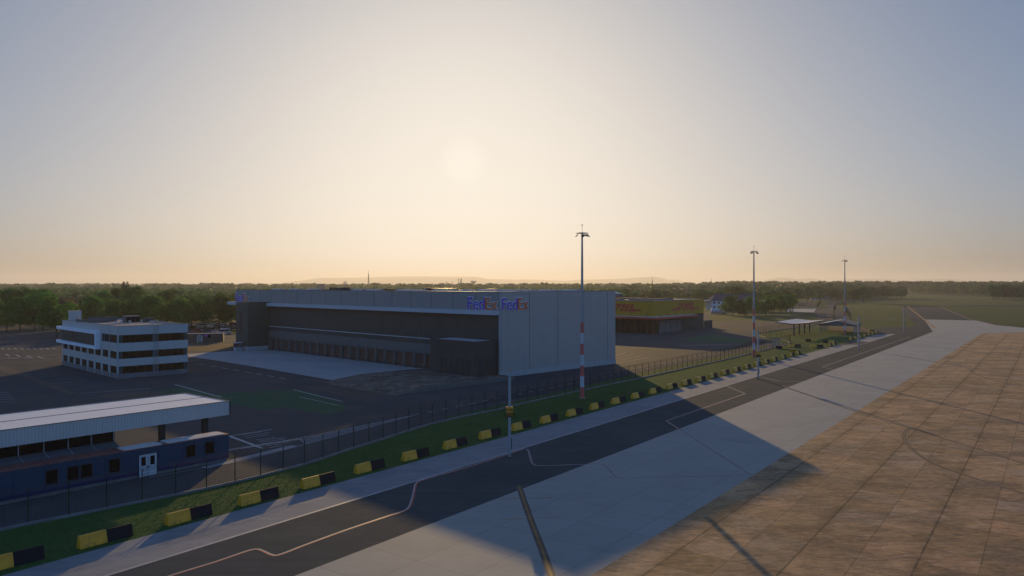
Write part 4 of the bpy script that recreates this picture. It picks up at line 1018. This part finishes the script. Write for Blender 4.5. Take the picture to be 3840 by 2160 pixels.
for i, (x, y) in enumerate([(3110, 1299.5), (3124, 1295)]):
    place_bar(x, y, APR-R(3), ['barrier end on near the kerb beyond the side opening', 'barrier at the far corner of the side opening touching its neighbour'][i], 'barriers at the side opening')
for i, (x, y) in enumerate([(3190, 1275.5), (3208, 1270.6), (3225, 1266.4), (3241.5, 1262), (3257, 1257.6), (3272, 1253.8), (3286, 1250.5)]):
    place_bar(x, y, APR-R(3), f'yellow and black concrete barrier, {ordn[i]} of the short far row by the gabled shelter', 'barriers in the short far row')
special = [(2913, 1309, 180-8, 'barrier with its black end to the left at the end of the verge'), (2957, 1302, -3, 'long barrier with yellow end left across the side opening'),
 (3022.5, 1281.5, 180-3, 'black and yellow barrier standing on the grass below the flat shelter'), (3041, 1303.5, -2, 'barrier lying square to the kerb in the middle of the opening'),
 (3087, 1286, 180-4, 'barrier with black half left beside the far pair on the grass')]
for x, y, a, lb in special:
    o = place_bar(x, y, R(a), lb, 'barriers at the side opening')
    if a > 90: o.location = g(x, y)+Vector((3.5, .4, 0))
M['yel_gloss'] = simple('sunlit_barrier_yellow', (.62, .36, .05), .3, var=.15, spec=.8)  # paler, glossier yellow puts the sun glare into the tipped barriers' paint
for x, y, ang, lb in ((2962, 1322, -24, 'tipped barrier catching the sun at the end of the kerb row'), (3260, 1243, -16, 'sunlit tipped barrier beyond the far row')):
    o = place_bar(x, y, R(ang), lb, 'tipped barriers', tilt=R(58)); o.location = g(x, y)+Vector((0, .4, .45)); o.scale = (.55, 1.25, 1.25)
    for i_ in (0, 1): o.material_slots[i_].link = 'OBJECT'; o.material_slots[i_].material = M['yel_gloss']

# ---------------------------------------------------------------- floodlight masts
def mast(base, label, yaw=0.0, Hm=26.4):
    r = empty('floodlight_mast', base, yaw, label, 'light mast', 'red and white floodlight masts')
    def rad(z): return .35-.22*z/Hm
    MB().cyl((0, 0, 0), (0, 0, .12), .6, n=14).build('base_plate', M['kerb'], r)
    z = .1; i = 0
    while z < 12:
        z1 = min(z+1.72, 12.1); MB().cyl((0, 0, z), (0, 0, z1), rad(z), rad(z1), n=14).build('red_band' if i % 2 == 0 else 'white_band', M['mast_red'] if i % 2 == 0 else M['mast_white'], r); z = z1; i += 1
    MB().cyl((0, 0, z), (0, 0, Hm), rad(z), rad(Hm), n=14).build('shaft', M['mast_grey'], r)
    b = MB()
    for k in range(20):
        a0, a1 = 2*math.pi*k/20, 2*math.pi*(k+1)/20
        b.bar((.95*math.cos(a0), .95*math.sin(a0), Hm-.1), (.95*math.cos(a1), .95*math.sin(a1), Hm-.1), .05, .06)
        b.bar((.55*math.cos(a0), .55*math.sin(a0), Hm-.05), (.55*math.cos(a1), .55*math.sin(a1), Hm-.05), .05, .08)
    for k in range(6): a = math.pi*k/3+.3; b.bar((0, 0, Hm-.1), (.95*math.cos(a), .95*math.sin(a), Hm-.1), .045)
    b.build('head_ring', M['lamp_metal'], r)
    for a, rr, tl in ((180, .85, 40), (-80, .75, 20), (-50, .95, 30), (-12, 1.0, 42), (80, .8, 20)):
        q = Matrix.Translation((rr*math.cos(R(a)), rr*math.sin(R(a)), Hm-.5)) @ Matrix.Rotation(R(a), 4, 'Z') @ Matrix.Rotation(R(tl), 4, 'Y')
        b = MB().box(-.26, .26, -.22, .22, -.07, .07, 0, q); f = b.build('floodlight', M['lamp_metal'], r)
        b = MB(); b.bar((rr*.9*math.cos(R(a)), rr*.9*math.sin(R(a)), Hm-.1), (rr*math.cos(R(a)), rr*math.sin(R(a)), Hm-.4), .05); b.build('bracket', M['steel'], f)
    MB().cyl((0, 0, Hm), (0, 0, Hm+1.25), .025, n=6).cyl((0, 0, Hm+1.05), (0, 0, Hm+1.3), .08, n=8).build('beacon', M['dark_metal'], r)
mast(g(2183, 1494), 'tall red and white striped floodlight mast in front of the grey warehouse', 0)
mast(g(2827, 1340), 'red and white floodlight mast in the middle beside the fence corner', R(30), 26.6)
mast(g(3168, 1257), 'red and white floodlight mast farthest right in front of the gabled shelter', R(70), 27.2)

# ---------------------------------------------------------------- grey stand poles
def stand_pole(base, label, hh=9.1, sign=None, box_z=.9):
    r = empty('stand_pole', base, 0, label, 'pole', 'grey poles along the apron road')
    b = MB().box(-.15, .15, -.13, -.09, .12, hh).box(-.15, .15, .09, .13, .12, hh).box(-.06, .06, -.09, .09, .12, hh).box(-.15, -.11, -.09, .09, .12, hh).box(.11, .15, -.09, .09, .12, hh)
    b.build('shaft', M['mast_grey'], r)
    b = MB().box(-.24, .24, -.24, .24, 0, .08)
    for x in (-.18, .18):
        for y in (-.18, .18): b.cyl((x, y, .08), (x, y, .18), .03, n=6)
    b.build('base_plate', M['dark_metal'], r)
    MB().box(-.16, .16, -.14, .14, hh, hh+.06).build('cap', M['black'], r)
    MB().box(.17, .24, -.1, .1, box_z, box_z+1.05).build('cable_box', M['black'], r)
    if sign:
        s1 = MB().box(-.36, .36, -.22, -.17, 4.72, 5.34).build('stand_sign', M['sign_orange_panel'], r)
        if sign.strip(): text_mesh('sign_text', sign, M['black'], s1, (-.29, -.22, 4.88), (1, 0, 0), (0, 0, 1), .60, .26, .012, .012, .004)
        s2 = MB().box(-.50, .50, -.22, -.17, 4.26, 4.66).build('position_sign', M['black'], r)
        if sign.strip(): text_mesh('sign_text', "N 47° 26.3'", M['sign_orange_panel'], s2, (-.40, -.22, 4.48), (1, 0, 0), (0, 0, 1), .80, .12, .02, .01, .004)
        if sign.strip(): text_mesh('sign_text', "E019° 13.8'", M['sign_orange_panel'], s2, (-.40, -.22, 4.32), (1, 0, 0), (0, 0, 1), .80, .12, .02, .01, .004)
    else:
        MB().box(.15, .22, -.08, .08, 3.4, 4.6).build('upper_cable_box', M['black'], r)
stand_pole(g(1911, 1716), 'grey steel pole with orange R105 sign in the building shadow', 9.1, 'R105')
stand_pole(g(2842.6, 1421), 'grey pole with small orange sign in front of the middle mast', 9.2, ' ')
stand_pole(g(3219, 1311), 'plain grey pole in front of the gabled shelter', 9.4)
stand_pole(g(3389.5, 1248.6), 'farthest grey pole standing alone where the road meets the taxiway', 9.6)
# ---------------------------------------------------------------- trees
def leaf_cloud(rs, centres, radii, n, size, zmin=0.0, flat=.85):
    """n leaf-sized quads spread through the given lobes -> verts, faces"""
    c = np.array(centres); r = np.array(radii); wgt = r**2; wgt = wgt/wgt.sum()
    idx = rs.choice(len(r), n, p=wgt)
    d = rs.normal(size=(n, 3)); d /= np.linalg.norm(d, axis=1)[:, None]
    rad = r[idx]*(.55+.5*rs.random(n)**.6)
    p = c[idx]+d*rad[:, None]*np.array([1, 1, flat]); p[:, 2] = np.maximum(p[:, 2], zmin)
    nn = d*.7+rs.normal(size=(n, 3))*.6; nn /= np.linalg.norm(nn, axis=1)[:, None]
    up = np.tile([0, 0, 1.0], (n, 1)); t = np.cross(nn, up); t /= (np.linalg.norm(t, axis=1)[:, None]+1e-6); b = np.cross(nn, t)
    a = rs.random(n)*6.28; t2 = t*np.cos(a)[:, None]+b*np.sin(a)[:, None]; b2 = np.cross(nn, t2)
    s = size*(.55+.9*rs.random(n))[:, None]
    v = np.stack([p-t2*s*.5-b2*s*.35, p+t2*s*.5-b2*s*.25, p+t2*s*.45+b2*s*.4, p-t2*s*.4+b2*s*.3], 1).reshape(-1, 3)
    return v
def mesh_quads(name, v, mat):
    me = bpy.data.meshes.new(name); n = len(v)//4
    me.vertices.add(len(v)); me.vertices.foreach_set('co', v.astype('f').ravel())
    me.loops.add(n*4); me.loops.foreach_set('vertex_index', np.arange(n*4, dtype='i'))
    me.polygons.add(n); me.polygons.foreach_set('loop_start', np.arange(0, n*4, 4, dtype='i')); me.polygons.foreach_set('loop_total', np.full(n, 4, 'i'))
    me.materials.append(mat); me.update(); me.validate(); return me
def lobes(rs, H, W, z0, n, kind):
    cs = []; rr = []
    for i in range(n):
        t = rs.random(); z = z0+(H-z0)*(.12+.8*t)
        if kind == 'round': env = math.sqrt(max(0.05, 1-((t-.42)/.62)**2))
        elif kind == 'poplar': env = .55+.4*math.sin(math.pi*min(1, t*1.05))
        else: env = max(.08, 1-t)
        a = rs.random()*6.28; q = W*.5*env*(.35+.5*rs.random())
        cs.append((q*math.cos(a), q*math.sin(a), z)); rr.append(W*(.12+.12*rs.random())*(.6+.5*env))
    return cs, rr
def make_tree(seed, H=14, W=11, n=5200, size=.42, kind='round', mat=None, trunk=True):
    rs = np.random.RandomState(seed); z0 = H*.22
    root = empty('broadleaf_tree' if kind != 'cone' else 'conifer_tree', (0, 0, 0))
    tb = MB(); cs, rr = lobes(rs, H, W, z0, 26 if kind == 'round' else 18, kind)
    tb.cyl((0, 0, -.2), (rs.normal()*.2, rs.normal()*.2, H*.32), .32*H/14, .22*H/14, 8)
    top = Vector((0, 0, H*.32))
    if kind == 'cone': tb.cyl((0, 0, H*.3), (0, 0, H*.95), .15, .03, 6)
    else:
        for i in range(9):
            c = Vector(cs[i]); m_ = top.lerp(c, .5)+Vector((0, 0, .4)); tb.cyl(top-Vector((0, 0, .5)), m_, .15*H/14, .09*H/14, 6, cap=False).cyl(m_, c, .09*H/14, .03, 5, cap=False)
    tb.build('trunk', M['bark'], root)
    if kind == 'cone':
        vs = []; cs = []; rr = []
        for i in range(46):
            t = (i+.5)/46; z = H*.08+H*.9*t; q = W*.5*(1-t)**.85*(.8+.4*rs.random()); a = i*2.4
            cs.append((q*.6*math.cos(a), q*.6*math.sin(a), z)); rr.append(max(.25, q*.5))
        v = leaf_cloud(rs, cs, rr, n, size, flat=.45)
    else: v = leaf_cloud(rs, cs, rr, n, size, zmin=H*.12)
    me = mesh_quads('crown', v, mat or M['leaf']); o = bpy.data.objects.new('crown', me); C.objects.link(o); o.parent = root
    return root
protos = [make_tree(11, 14, 12, 6500, .40), make_tree(12, 14, 10, 5600, .40), make_tree(13, 14, 13.5, 7200, .42), make_tree(14, 14, 11, 5600, .38, mat=M['leaf_lite']),
          make_tree(15, 14, 12.5, 6500, .42), make_tree(16, 14, 9, 5000, .40)]
poplar = make_tree(21, 13, 6, 4200, .36, 'poplar', M['leaf_lite']); conifer = make_tree(22, 14, 7.5, 6500, .40, 'cone', M['needle'])
lows = [make_tree(31+i, 14, 11+i, 1500, .8, mat=M['leaf_far']) for i in range(4)]
used = set()
def plant(proto, x, y, H, label, group, wide=1.0, base=14.0, cat='tree', z=0):
    if proto.name in used: o = copy_tree(proto)
    else: o = proto; used.add(proto.name)
    o.location = (x, y, z); s_ = H/base; o.scale = (s_*wide, s_*wide, s_); o.rotation_euler = (0, 0, rnd.uniform(0, 6.28))
    tag(o, label, cat, group); return o
# wood behind the parking lot on the left: ragged front row, then rows filling in behind
row = [(-45, 13, 2, 1243), (25, 11, 0, 1243), (75, 12, 2, 1242), (128, 9.5, 1, 1240), (160, 14, 0, 1236), (212, 13.8, 4, 1266), (262, 11.5, 1, 1246), (318, 11, 3, 1232), (360, 13.6, 2, 1232), (418, 13, 0, 1234), (470, 11.5, 1, 1236), (520, 14.5, 4, 1238), (575, 13.5, 2, 1240),
       (628, 11.5, 3, 1238), (676, 12.6, 0, 1236), (720, 12.8, 4, 1234), (770, 11.8, 1, 1231), (820, 12.5, 2, 1229), (868, 11.5, 3, 1226), (910, 11, 0, 1222)]
for x, H, k_, y in row:
    p = g(x, y); plant(protos[k_], p.x, p.y, H*rnd.uniform(.9, 1.08), 'round green tree in the ragged front row behind the car park', 'trees in the front row behind the car park')
big = [(-40, 1215, 16.2), (40, 1212, 16.4), (105, 1210, 16.8), (150, 1214, 15.4), (395, 1205, 15.2), (440, 1200, 16.6), (500, 1202, 16.4), (640, 1200, 15.8), (590, 1212, 13), (340, 1215, 12.5), (700, 1205, 13.6), (760, 1206, 13.4), (830, 1202, 14), (880, 1200, 13.5)]
for x, y, H in big:
    p = g(x, y); plant(protos[rnd.choice([0, 1, 2, 4, 5])], p.x, p.y, H, 'taller dark green tree rising behind the front row of the wood', 'taller trees behind the front row')
for i in range(46):
    Z = 330+rnd.random()*260; x = rnd.uniform(-120, 960)
    if 180 < x < 300 and Z < 420: continue
    plant(protos[rnd.choice([0, 1, 2, 4, 5])], at(x, Z), Z, rnd.uniform(8.5, 12.5), 'tree deep in the wood left of the warehouse', 'trees deep in the left wood')
p = g(470, 1150); plant(conifer, at(464, 420), 420, 20.6, 'left of the twin dark conifers standing above the left wood', 'twin conifers', 1.15); plant(conifer, at(477, 421), 421, 20.4, 'right of the twin dark conifers standing above the left wood', 'twin conifers', 1.15)
# park of trees in front of the white house
grove = [(2722, 1181, 7.2, 3, 1.0), (2748, 1184, 10.8, 0, .9), (2800, 1180, 8.0, 3, .9), (2822, 1180, 9.6, 2, .85), (2842, 1178, 9, 1, .9), (2871, 1181, 9, 4, .95), (2903, 1178, 9.4, 3, .85), (2930, 1177, 10.5, 1, .8), (2949, 1175, 11, 0, .75), (2770, 1182, 8.5, 1, .8), (2893, 1168, 9.5, 2, .9), (2921, 1166, 11, 0, .9)]
gl_ = ['low light green bush-like tree nearest the white storage tank', 'tall rounded tree in front of the left end of the white house', 'light green tree right of the small conifer', 'broad dark tree before the middle of the white house',
       'dark tree standing beside the middle floodlight mast', 'round dark green tree right of the middle floodlight mast', 'yellowish green tree in the right half of the grove', 'slender green tree near the right end of the grove',
       'tree at the right end of the grove before the light pad', 'small tree between the white tank and the conifer', 'tree standing behind the grove below the pale side canopy', 'tree standing behind the right end of the grove']
for (x, y, H, k_, wd), lb in zip(grove, gl_):
    p = g(x, y); plant(protos[k_], p.x, p.y, H*1.12, lb, 'grove in front of the white house', wd*1.25)
p = g(2783, 1182); plant(conifer, p.x, p.y, 11.6, 'small pointed conifer in the grove before the white house', 'grove in front of the white house', .75)
p = g(2973, 1170); plant(poplar, p.x, p.y, 13.0, 'slender yellow green poplar by the light pad', None, 1.1, 13)
p = g(2965, 1184); plant(poplar, p.x, p.y, 4.2, 'thin young tree on the lawn beside the poplar', None, .7, 13)
# belt of trees behind the depot and white house, and the wood edge beyond the lawn
for i in range(78):
    x = 2290+i*12.4+rnd.uniform(-8, 8); Z = rnd.uniform(600, 800) if i % 2 else rnd.uniform(740, 930)
    if x > 2960: Z += 130
    H = rnd.uniform(11, 15) if x < 2680 else rnd.uniform(13.5, 17.5)
    plant(lows[i % 4] if i % 5 else protos[i % 6], at(x, Z), Z, H, 'green tree in the belt behind the depot and the white house', 'tree belt behind the depot', 1.15)
for i in range(48):
    x = 2980+i*8.6+rnd.uniform(-4, 4); Z = 985-(x-2980)*.02+rnd.uniform(0, 60)
    plant(lows[i % 4], at(x, Z), Z, rnd.uniform(14, 17.5), 'tree at the edge of the dark wood beyond the airfield grass', 'wood edge beyond the airfield grass', 1.0)
for i in range(56):
    t = i/55; x = 3425+t*470; Z = 1500*(1-t)+930*t+rnd.uniform(0, 40)
    if x > 3720: Z = 905+rnd.uniform(0, 40)
    plant(lows[i % 4], at(x, Z), Z, rnd.uniform(16, 19), 'tree at the near edge of the far right wood', 'near edge of the far right wood', 1.1)

# far woodland that reads as one mass
def woodland(name, seed, items, leaves, size, mat, label):
    rs = np.random.RandomState(seed); tmpl = []
    for k in range(6):
        cs, rr = lobes(rs, 14, 11.5, 2.0, 16, 'round'); tmpl.append(leaf_cloud(rs, cs, rr, leaves, size))
    out = []
    for (x, y, H, wd, z) in items:
        v = tmpl[rs.randint(6)]; a = rs.random()*6.28; s_ = H/14
        ca, sa = math.cos(a)*s_*wd, math.sin(a)*s_*wd
        q = np.empty_like(v); q[:, 0] = v[:, 0]*ca-v[:, 1]*sa+x; q[:, 1] = v[:, 0]*sa+v[:, 1]*ca+y; q[:, 2] = v[:, 2]*s_+z; out.append(q)
    me = mesh_quads(name, np.concatenate(out), mat); o = bpy.data.objects.new(name, me); C.objects.link(o)
    tag(o, label, 'woodland', None, 'stuff'); return o
it = []
for i in range(900):
    Z = 560+900*rnd.random()**1.2; x = rnd.uniform(-150, 2330)
    if 860 < x < 2280 and Z < 900: continue
    it.append((at(x, Z), Z, rnd.uniform(10.5, 15.5) + (1.5 if Z > 1000 else 0), 1.2, 0))
woodland('woodland', 5, it, 170, 1.9, M['leaf_far'], 'hazy green woods filling the middle distance behind the wood and the warehouse')
it = []
for i in range(1500):
    Z = 1450+2600*rnd.random(); x = rnd.uniform(-250, 2560)
    it.append((at(x, Z), Z, rnd.uniform(13, 19)*(1+Z/12000), 1.9, 0))
woodland('woodland', 6, it, 60, 4.2, M['leaf_far'], 'pale hazy woods along the horizon on the left and centre')
it = []
for i in range(1300):
    x = rnd.uniform(2330, 4150); lo = 850 if x < 3250 else 1250
    if x > 3700: lo = 960
    Z = lo+220+1700*rnd.random()**1.3
    if x > 3250 and x < 3460: Z = max(Z, 1650)
    f = min(1, max(0, (x-2330)/350)); rise = f*max(0, min(1, (Z-1100)/900))*10
    it.append((at(x, Z), Z, rnd.uniform(13, 19)*(1 if x < 2700 else 1.08), 1.5, rise))
woodland('woodland', 7, it, 130, 2.7, M['leaf_far'], 'dark wooded rise closing the horizon behind the airfield on the right')

# ---------------------------------------------------------------- hills
def hills(name, prof, Y0, depth, mat, seed):
    rs = np.random.RandomState(seed); prof = sorted(prof); xs = np.linspace(prof[0][0], prof[-1][0], 160); ys = np.interp(xs, [p[0] for p in prof], [p[1] for p in prof])
    k_ = np.array([1, 4, 6, 4, 1])/16; ys = np.convolve(np.pad(ys, 2, 'edge'), k_, 'valid')
    rows = 14; V = []; Fc = []
    for j in range(rows):
        u = j/(rows-1)*2-1; yy = Y0+u*depth; e = math.cos(u*math.pi/2)**1.3
        for i, (a, b) in enumerate(zip(xs, ys)):
            ht_ = max(0, HC+(HY-b)*Y0/F)
            V.append((at(a, Y0)*(1+.0*u), yy, ht_*e*(1+.02*rs.normal()*(1-e)) - 2*(1-e)))
    for j in range(rows-1):
        for i in range(len(xs)-1): q = j*len(xs)+i; Fc.append((q, q+1, q+len(xs)+1, q+len(xs)))
    me = bpy.data.meshes.new(name); me.from_pydata(V, [], Fc); me.materials.append(mat); me.polygons.foreach_set('use_smooth', [True]*len(Fc)); me.update()
    o = bpy.data.objects.new(name, me); C.objects.link(o); o['kind'] = 'structure'; return o
M['hill'] = ground_mat('wooded_hillside', (.035, .045, .022), (.06, .065, .03), None, big=.002, mid=.02, fine=.2, rough=.95, spec=.1, bump=0)
hills('hills', [(800, 1070), (905, 1064), (960, 1061), (1050, 1062), (1100, 1056), (1150, 1051), (1200, 1042), (1300, 1041.5), (1400, 1039), (1500, 1036), (1600, 1036), (1700, 1037), (1790, 1037), (1830, 1046), (1950, 1049), (2050, 1055), (2130, 1058), (2200, 1066)], 16000, 1500, M['hill'], 1)
hills('hills', [(1880, 1068), (1950, 1047), (2040, 1050), (2130, 1053), (2160, 1049), (2300, 1046), (2380, 1041), (2440, 1037), (2475, 1041), (2500, 1050), (2525, 1048), (2560, 1058), (2600, 1066)], 15800, 1500, M['hill'], 2)
hills('hills', [(2840, 1066), (2880, 1052), (2915, 1040), (2940, 1041), (2980, 1049), (3030, 1042), (3060, 1050), (3090, 1056), (3200, 1046), (3300, 1046), (3400, 1054), (3480, 1046), (3540, 1044), (3600, 1057), (3700, 1052), (3850, 1058)], 15500, 1500, M['hill'], 3)
hills('hills', [(-300, 1066), (100, 1065), (300, 1061), (500, 1062), (700, 1065), (900, 1068)], 12500, 1000, M['hill'], 4)

# ---------------------------------------------------------------- landmarks on the horizon
def landmark(name, x, Y, label, cat, fn):
    r = empty(name, (at(x, Y), Y, 0), 0, label, cat); fn(r, Y); return r
def zz(y, Y): return hz(y, Y)
def latt(r, Y, yt, w_):
    b = MB(); H = zz(yt, Y)
    for s_ in (-1, 1):
        for t_ in (-1, 1): b.bar((s_*w_, t_*w_, 0), (s_*w_*.25, t_*w_*.25, H), .6)
    n = 14
    for i in range(n):
        f0 = 1-.75*i/n; f1 = 1-.75*(i+1)/n; z0 = H*i/n; z1 = H*(i+1)/n
        b.bar((-w_*f0, -w_*f0, z0), (w_*f1, -w_*f1, z1), .4).bar((w_*f0, -w_*f0, z0), (-w_*f1, -w_*f1, z1), .4)
    b.build('lattice', M['dark_metal'], r); MB().cyl((0, 0, H), (0, 0, H+8), .4, n=5).build('aerial', M['dark_metal'], r)
landmark('radio_mast', 1382, 1900, 'tall thin lattice mast on the horizon above the warehouse roof', 'mast', lambda r, Y: latt(r, Y, 1027, 2.0))
landmark('radio_mast', 2446, 1900, 'short lattice mast on the wood right of the nearest floodlight mast', 'mast', lambda r, Y: latt(r, Y, 1052, 2.2))
landmark('radio_mast', 2667, 2000, 'small lattice mast on the wooded skyline above the depot', 'mast', lambda r, Y: latt(r, Y, 1054, 2.0))
def wt(r, Y):
    z1 = zz(1066, Y); z2 = zz(1056, Y)
    MB().cyl((0, 0, 0), (0, 0, z1), 5, 4, 14).cyl((0, 0, z1), (0, 0, z2), 4, 12, 18).build('stem', M['city'], r)
    MB().cyl((0, 0, z2), (0, 0, z2+2.5), 13, 11.5, 20).cyl((0, 0, z2+2.5), (0, 0, z2+3.5), 11.5, 2, 20).build('bowl', M['city'], r)
landmark('water_tower', 1775, 3000, 'mushroom shaped water tower on the hazy horizon', 'water tower', wt)
def chim(yt, r0, r1):
    def f(r, Y): MB().cyl((0, 0, 0), (0, 0, zz(yt, Y)), r0, r1, 12).build('shaft', M['city'], r); MB().cyl((0, 0, zz(yt, Y)), (0, 0, zz(yt, Y)+1.5), r1*1.15, n=12).build('rim', M['dark_metal'], r)
    return f
landmark('chimney', 1674.5, 3000, 'short chimney leftmost of the cluster beside the water tower', 'chimney', chim(1058, 2.3, 2.0))
landmark('chimney', 1729, 3000, 'thick chimney nearest the mushroom water tower', 'chimney', chim(1046, 3.2, 2.7))
def spire(yt, w_):
    def f(r, Y):
        H = zz(yt, Y); MB().box(-w_, w_, -w_, w_, 0, H*.55).build('tower', M['city'], r); MB().cyl((0, 0, H*.55), (0, 0, H), w_*1.3, .1, 8).build('spire', M['bluegrey_roof'], r)
    return f
landmark('church', 1695, 3000, 'thin needle spire between the two chimneys', 'spire', spire(1052, 1.2))
landmark('church', 176, 2200, 'church spire far left on the horizon', 'church', spire(1057, 2.0))
landmark('church', 742, 2600, 'small pointed spire beside the dark water tower on the left', 'church', spire(1062, 1.6))
landmark('church', 896, 2600, 'small spire above the left end of the warehouse', 'church', spire(1062, 1.8))
def tvt(r, Y):
    H = zz(1041, Y); MB().cyl((0, 0, 0), (0, 0, H*.8), 2.4, 1.2, 10).cyl((0, 0, H*.9), (0, 0, H), .8, .3, 6).build('shaft', M['city'], r)
    MB().cyl((0, 0, H*.8), (0, 0, H*.86), 1.6, 4.0, 12).cyl((0, 0, H*.86), (0, 0, H*.9), 4.0, 1.0, 12).build('pod', M['city'], r)
landmark('tv_tower', 1719.5, 3400, 'slim tower with a small pod left of the thick chimney', 'tower', tvt)
def wt2(r, Y): H = zz(1060, Y); MB().cyl((0, 0, 0), (0, 0, H-8), 3.2, 2.6, 10).build('stem', M['city'], r); MB().cyl((0, 0, H-8), (0, 0, H), 3.2, 5, 12).build('tank', M['city'], r)
landmark('water_tower', 756, 2000, 'dark flat-topped water tower on the left horizon', 'water tower', wt2)
def ctl(r, Y):
    H = zz(1064, Y); MB().box(-6, 6, -6, 6, 0, H-9).build('wall', M['city'], r); MB().prism([(-6.5, H-9), (6.5, H-9), (3.5, H), (-2, H)], -6, 6).build('roof', M['char_lite'], r)
landmark('silo', 1202, 1050, 'round-topped grey tower just above the warehouse roof line', 'tower', ctl)
def blk(w_, yt, nwin, mt):
    def f(r, Y):
        H = zz(yt, Y); MB().box(-w_/2, w_/2, 0, 14, 0, H).build('wall', mt, r)
        b = MB()
        for i in range(nwin):
            x = -w_/2+w_*(i+.5)/nwin
            for z in np.arange(2, H-1, 3.2): b.box(x-w_/nwin*.3, x+w_/nwin*.3, -.1, -.02, z, z+1.6)
        b.build('windows', M['glass_brown'], r); MB().box(-w_/2-.3, w_/2+.3, -.3, 14.3, H, H+.8).build('roof', M['char_lite'], r)
    return f
landmark('apartment_block', 318, 2200, 'pale apartment block at the left end of the distant row', 'building', blk(32, 1071, 8, M['house_white']))
landmark('apartment_block', 362, 2150, 'pale apartment block in the middle of the distant row', 'building', blk(34, 1071.5, 8, M['house_white']))
landmark('apartment_block', 402, 2200, 'pale apartment block at the right end of the distant row', 'building', blk(30, 1072, 8, M['house_white']))
landmark('apartment_block', 808, 2600, 'broad dark block on the horizon left of the warehouse', 'building', blk(36, 1066, 9, M['city']))
landmark('high_rise', 1293, 4200, 'faint pale high-rise on the horizon behind the roof units', 'building', blk(15, 1056, 4, M['house_white']))
landmark('factory_hall', 2558, 980, 'orange brown hall among the trees behind the depot', 'building', blk(18, 1083, 4, M['house_brick']))
landmark('factory_hall', 2598, 960, 'long orange hall among the trees behind the depot', 'building', blk(26, 1084, 5, M['house_brick']))
landmark('factory_hall', 2668, 1150, 'grey blue industrial block above the belt of trees', 'building', blk(42, 1075, 8, M['char_lite']))
landmark('factory_hall', 2530, 1200, 'small pale industrial building left of the orange halls', 'building', blk(16, 1080, 4, M['house_white']))
def hse(r, Y):
    MB().box(-6, 6, 0, 10, 0, 6.5).build('wall', M['house_brick'], r); MB().prism([(-6.8, 6.4), (6.8, 6.4), (0, 11.5)], -.6, 10.6).build('roof', simple('dark_red_tiles', (.045, .024, .018), .95, spec=.05), r)
landmark('tiled_house', 226, 392, 'house with a dark red tiled roof between the trees on the left', 'house', hse)

# ---------------------------------------------------------------- grass blades on the near verge
rs = np.random.RandomState(3); n = 26000
a_ = rs.uniform(18, 120, n); o_ = rs.uniform(-61.5, -52.9, n)
keep = np.ones(n, bool)
X = o_*A1+a_*A0; Y = -o_*A0+a_*A1; keep = (Y > 35) & (np.abs(X) < Y*.75); X = X[keep]; Y = Y[keep]; n = len(X)
h_ = rs.uniform(.03, .08, n); ang = rs.random(n)*6.28; w_ = rs.uniform(.02, .05, n); lx = rs.normal(size=n)*.03; ly = rs.normal(size=n)*.03
dx = np.cos(ang)*w_; dy = np.sin(ang)*w_
v = np.stack([np.stack([X-dx, Y-dy, np.zeros(n)], 1), np.stack([X+dx, Y+dy, np.zeros(n)], 1), np.stack([X+dx*.3+lx, Y+dy*.3+ly, h_], 1), np.stack([X-dx*.3+lx, Y-dy*.3+ly, h_], 1)], 1).reshape(-1, 3)
me = mesh_quads('grass_tufts', v, leaf_mat('grass_blades', (.028, .09, .018), (.045, .12, .022), (.06, .13, .03)))
o = bpy.data.objects.new('grass_tufts', me); C.objects.link(o); tag(o, 'short grass blades growing on the verge behind the barriers', 'grass', None, 'stuff')

# ---------------------------------------------------------------- haze
hz_ = MB().box(-15000, 15000, -1500, 18500, -1, 232)
hm = bpy.data.materials.new('haze'); hm.use_nodes = True; t_ = hm.node_tree; t_.nodes.clear()
pv = t_.nodes.new('ShaderNodeVolumePrincipled'); mo = t_.nodes.new('ShaderNodeOutputMaterial'); t_.links.new(pv.outputs[0], mo.inputs['Volume'])
pv.inputs['Color'].default_value = (.68, .70, .80, 1); pv.inputs['Density'].default_value = HAZE_D; pv.inputs['Anisotropy'].default_value = .42
o = hz_.build('haze', hm); o['kind'] = 'stuff'; tag(o, 'thin warm evening haze lying over the whole airfield', 'haze')
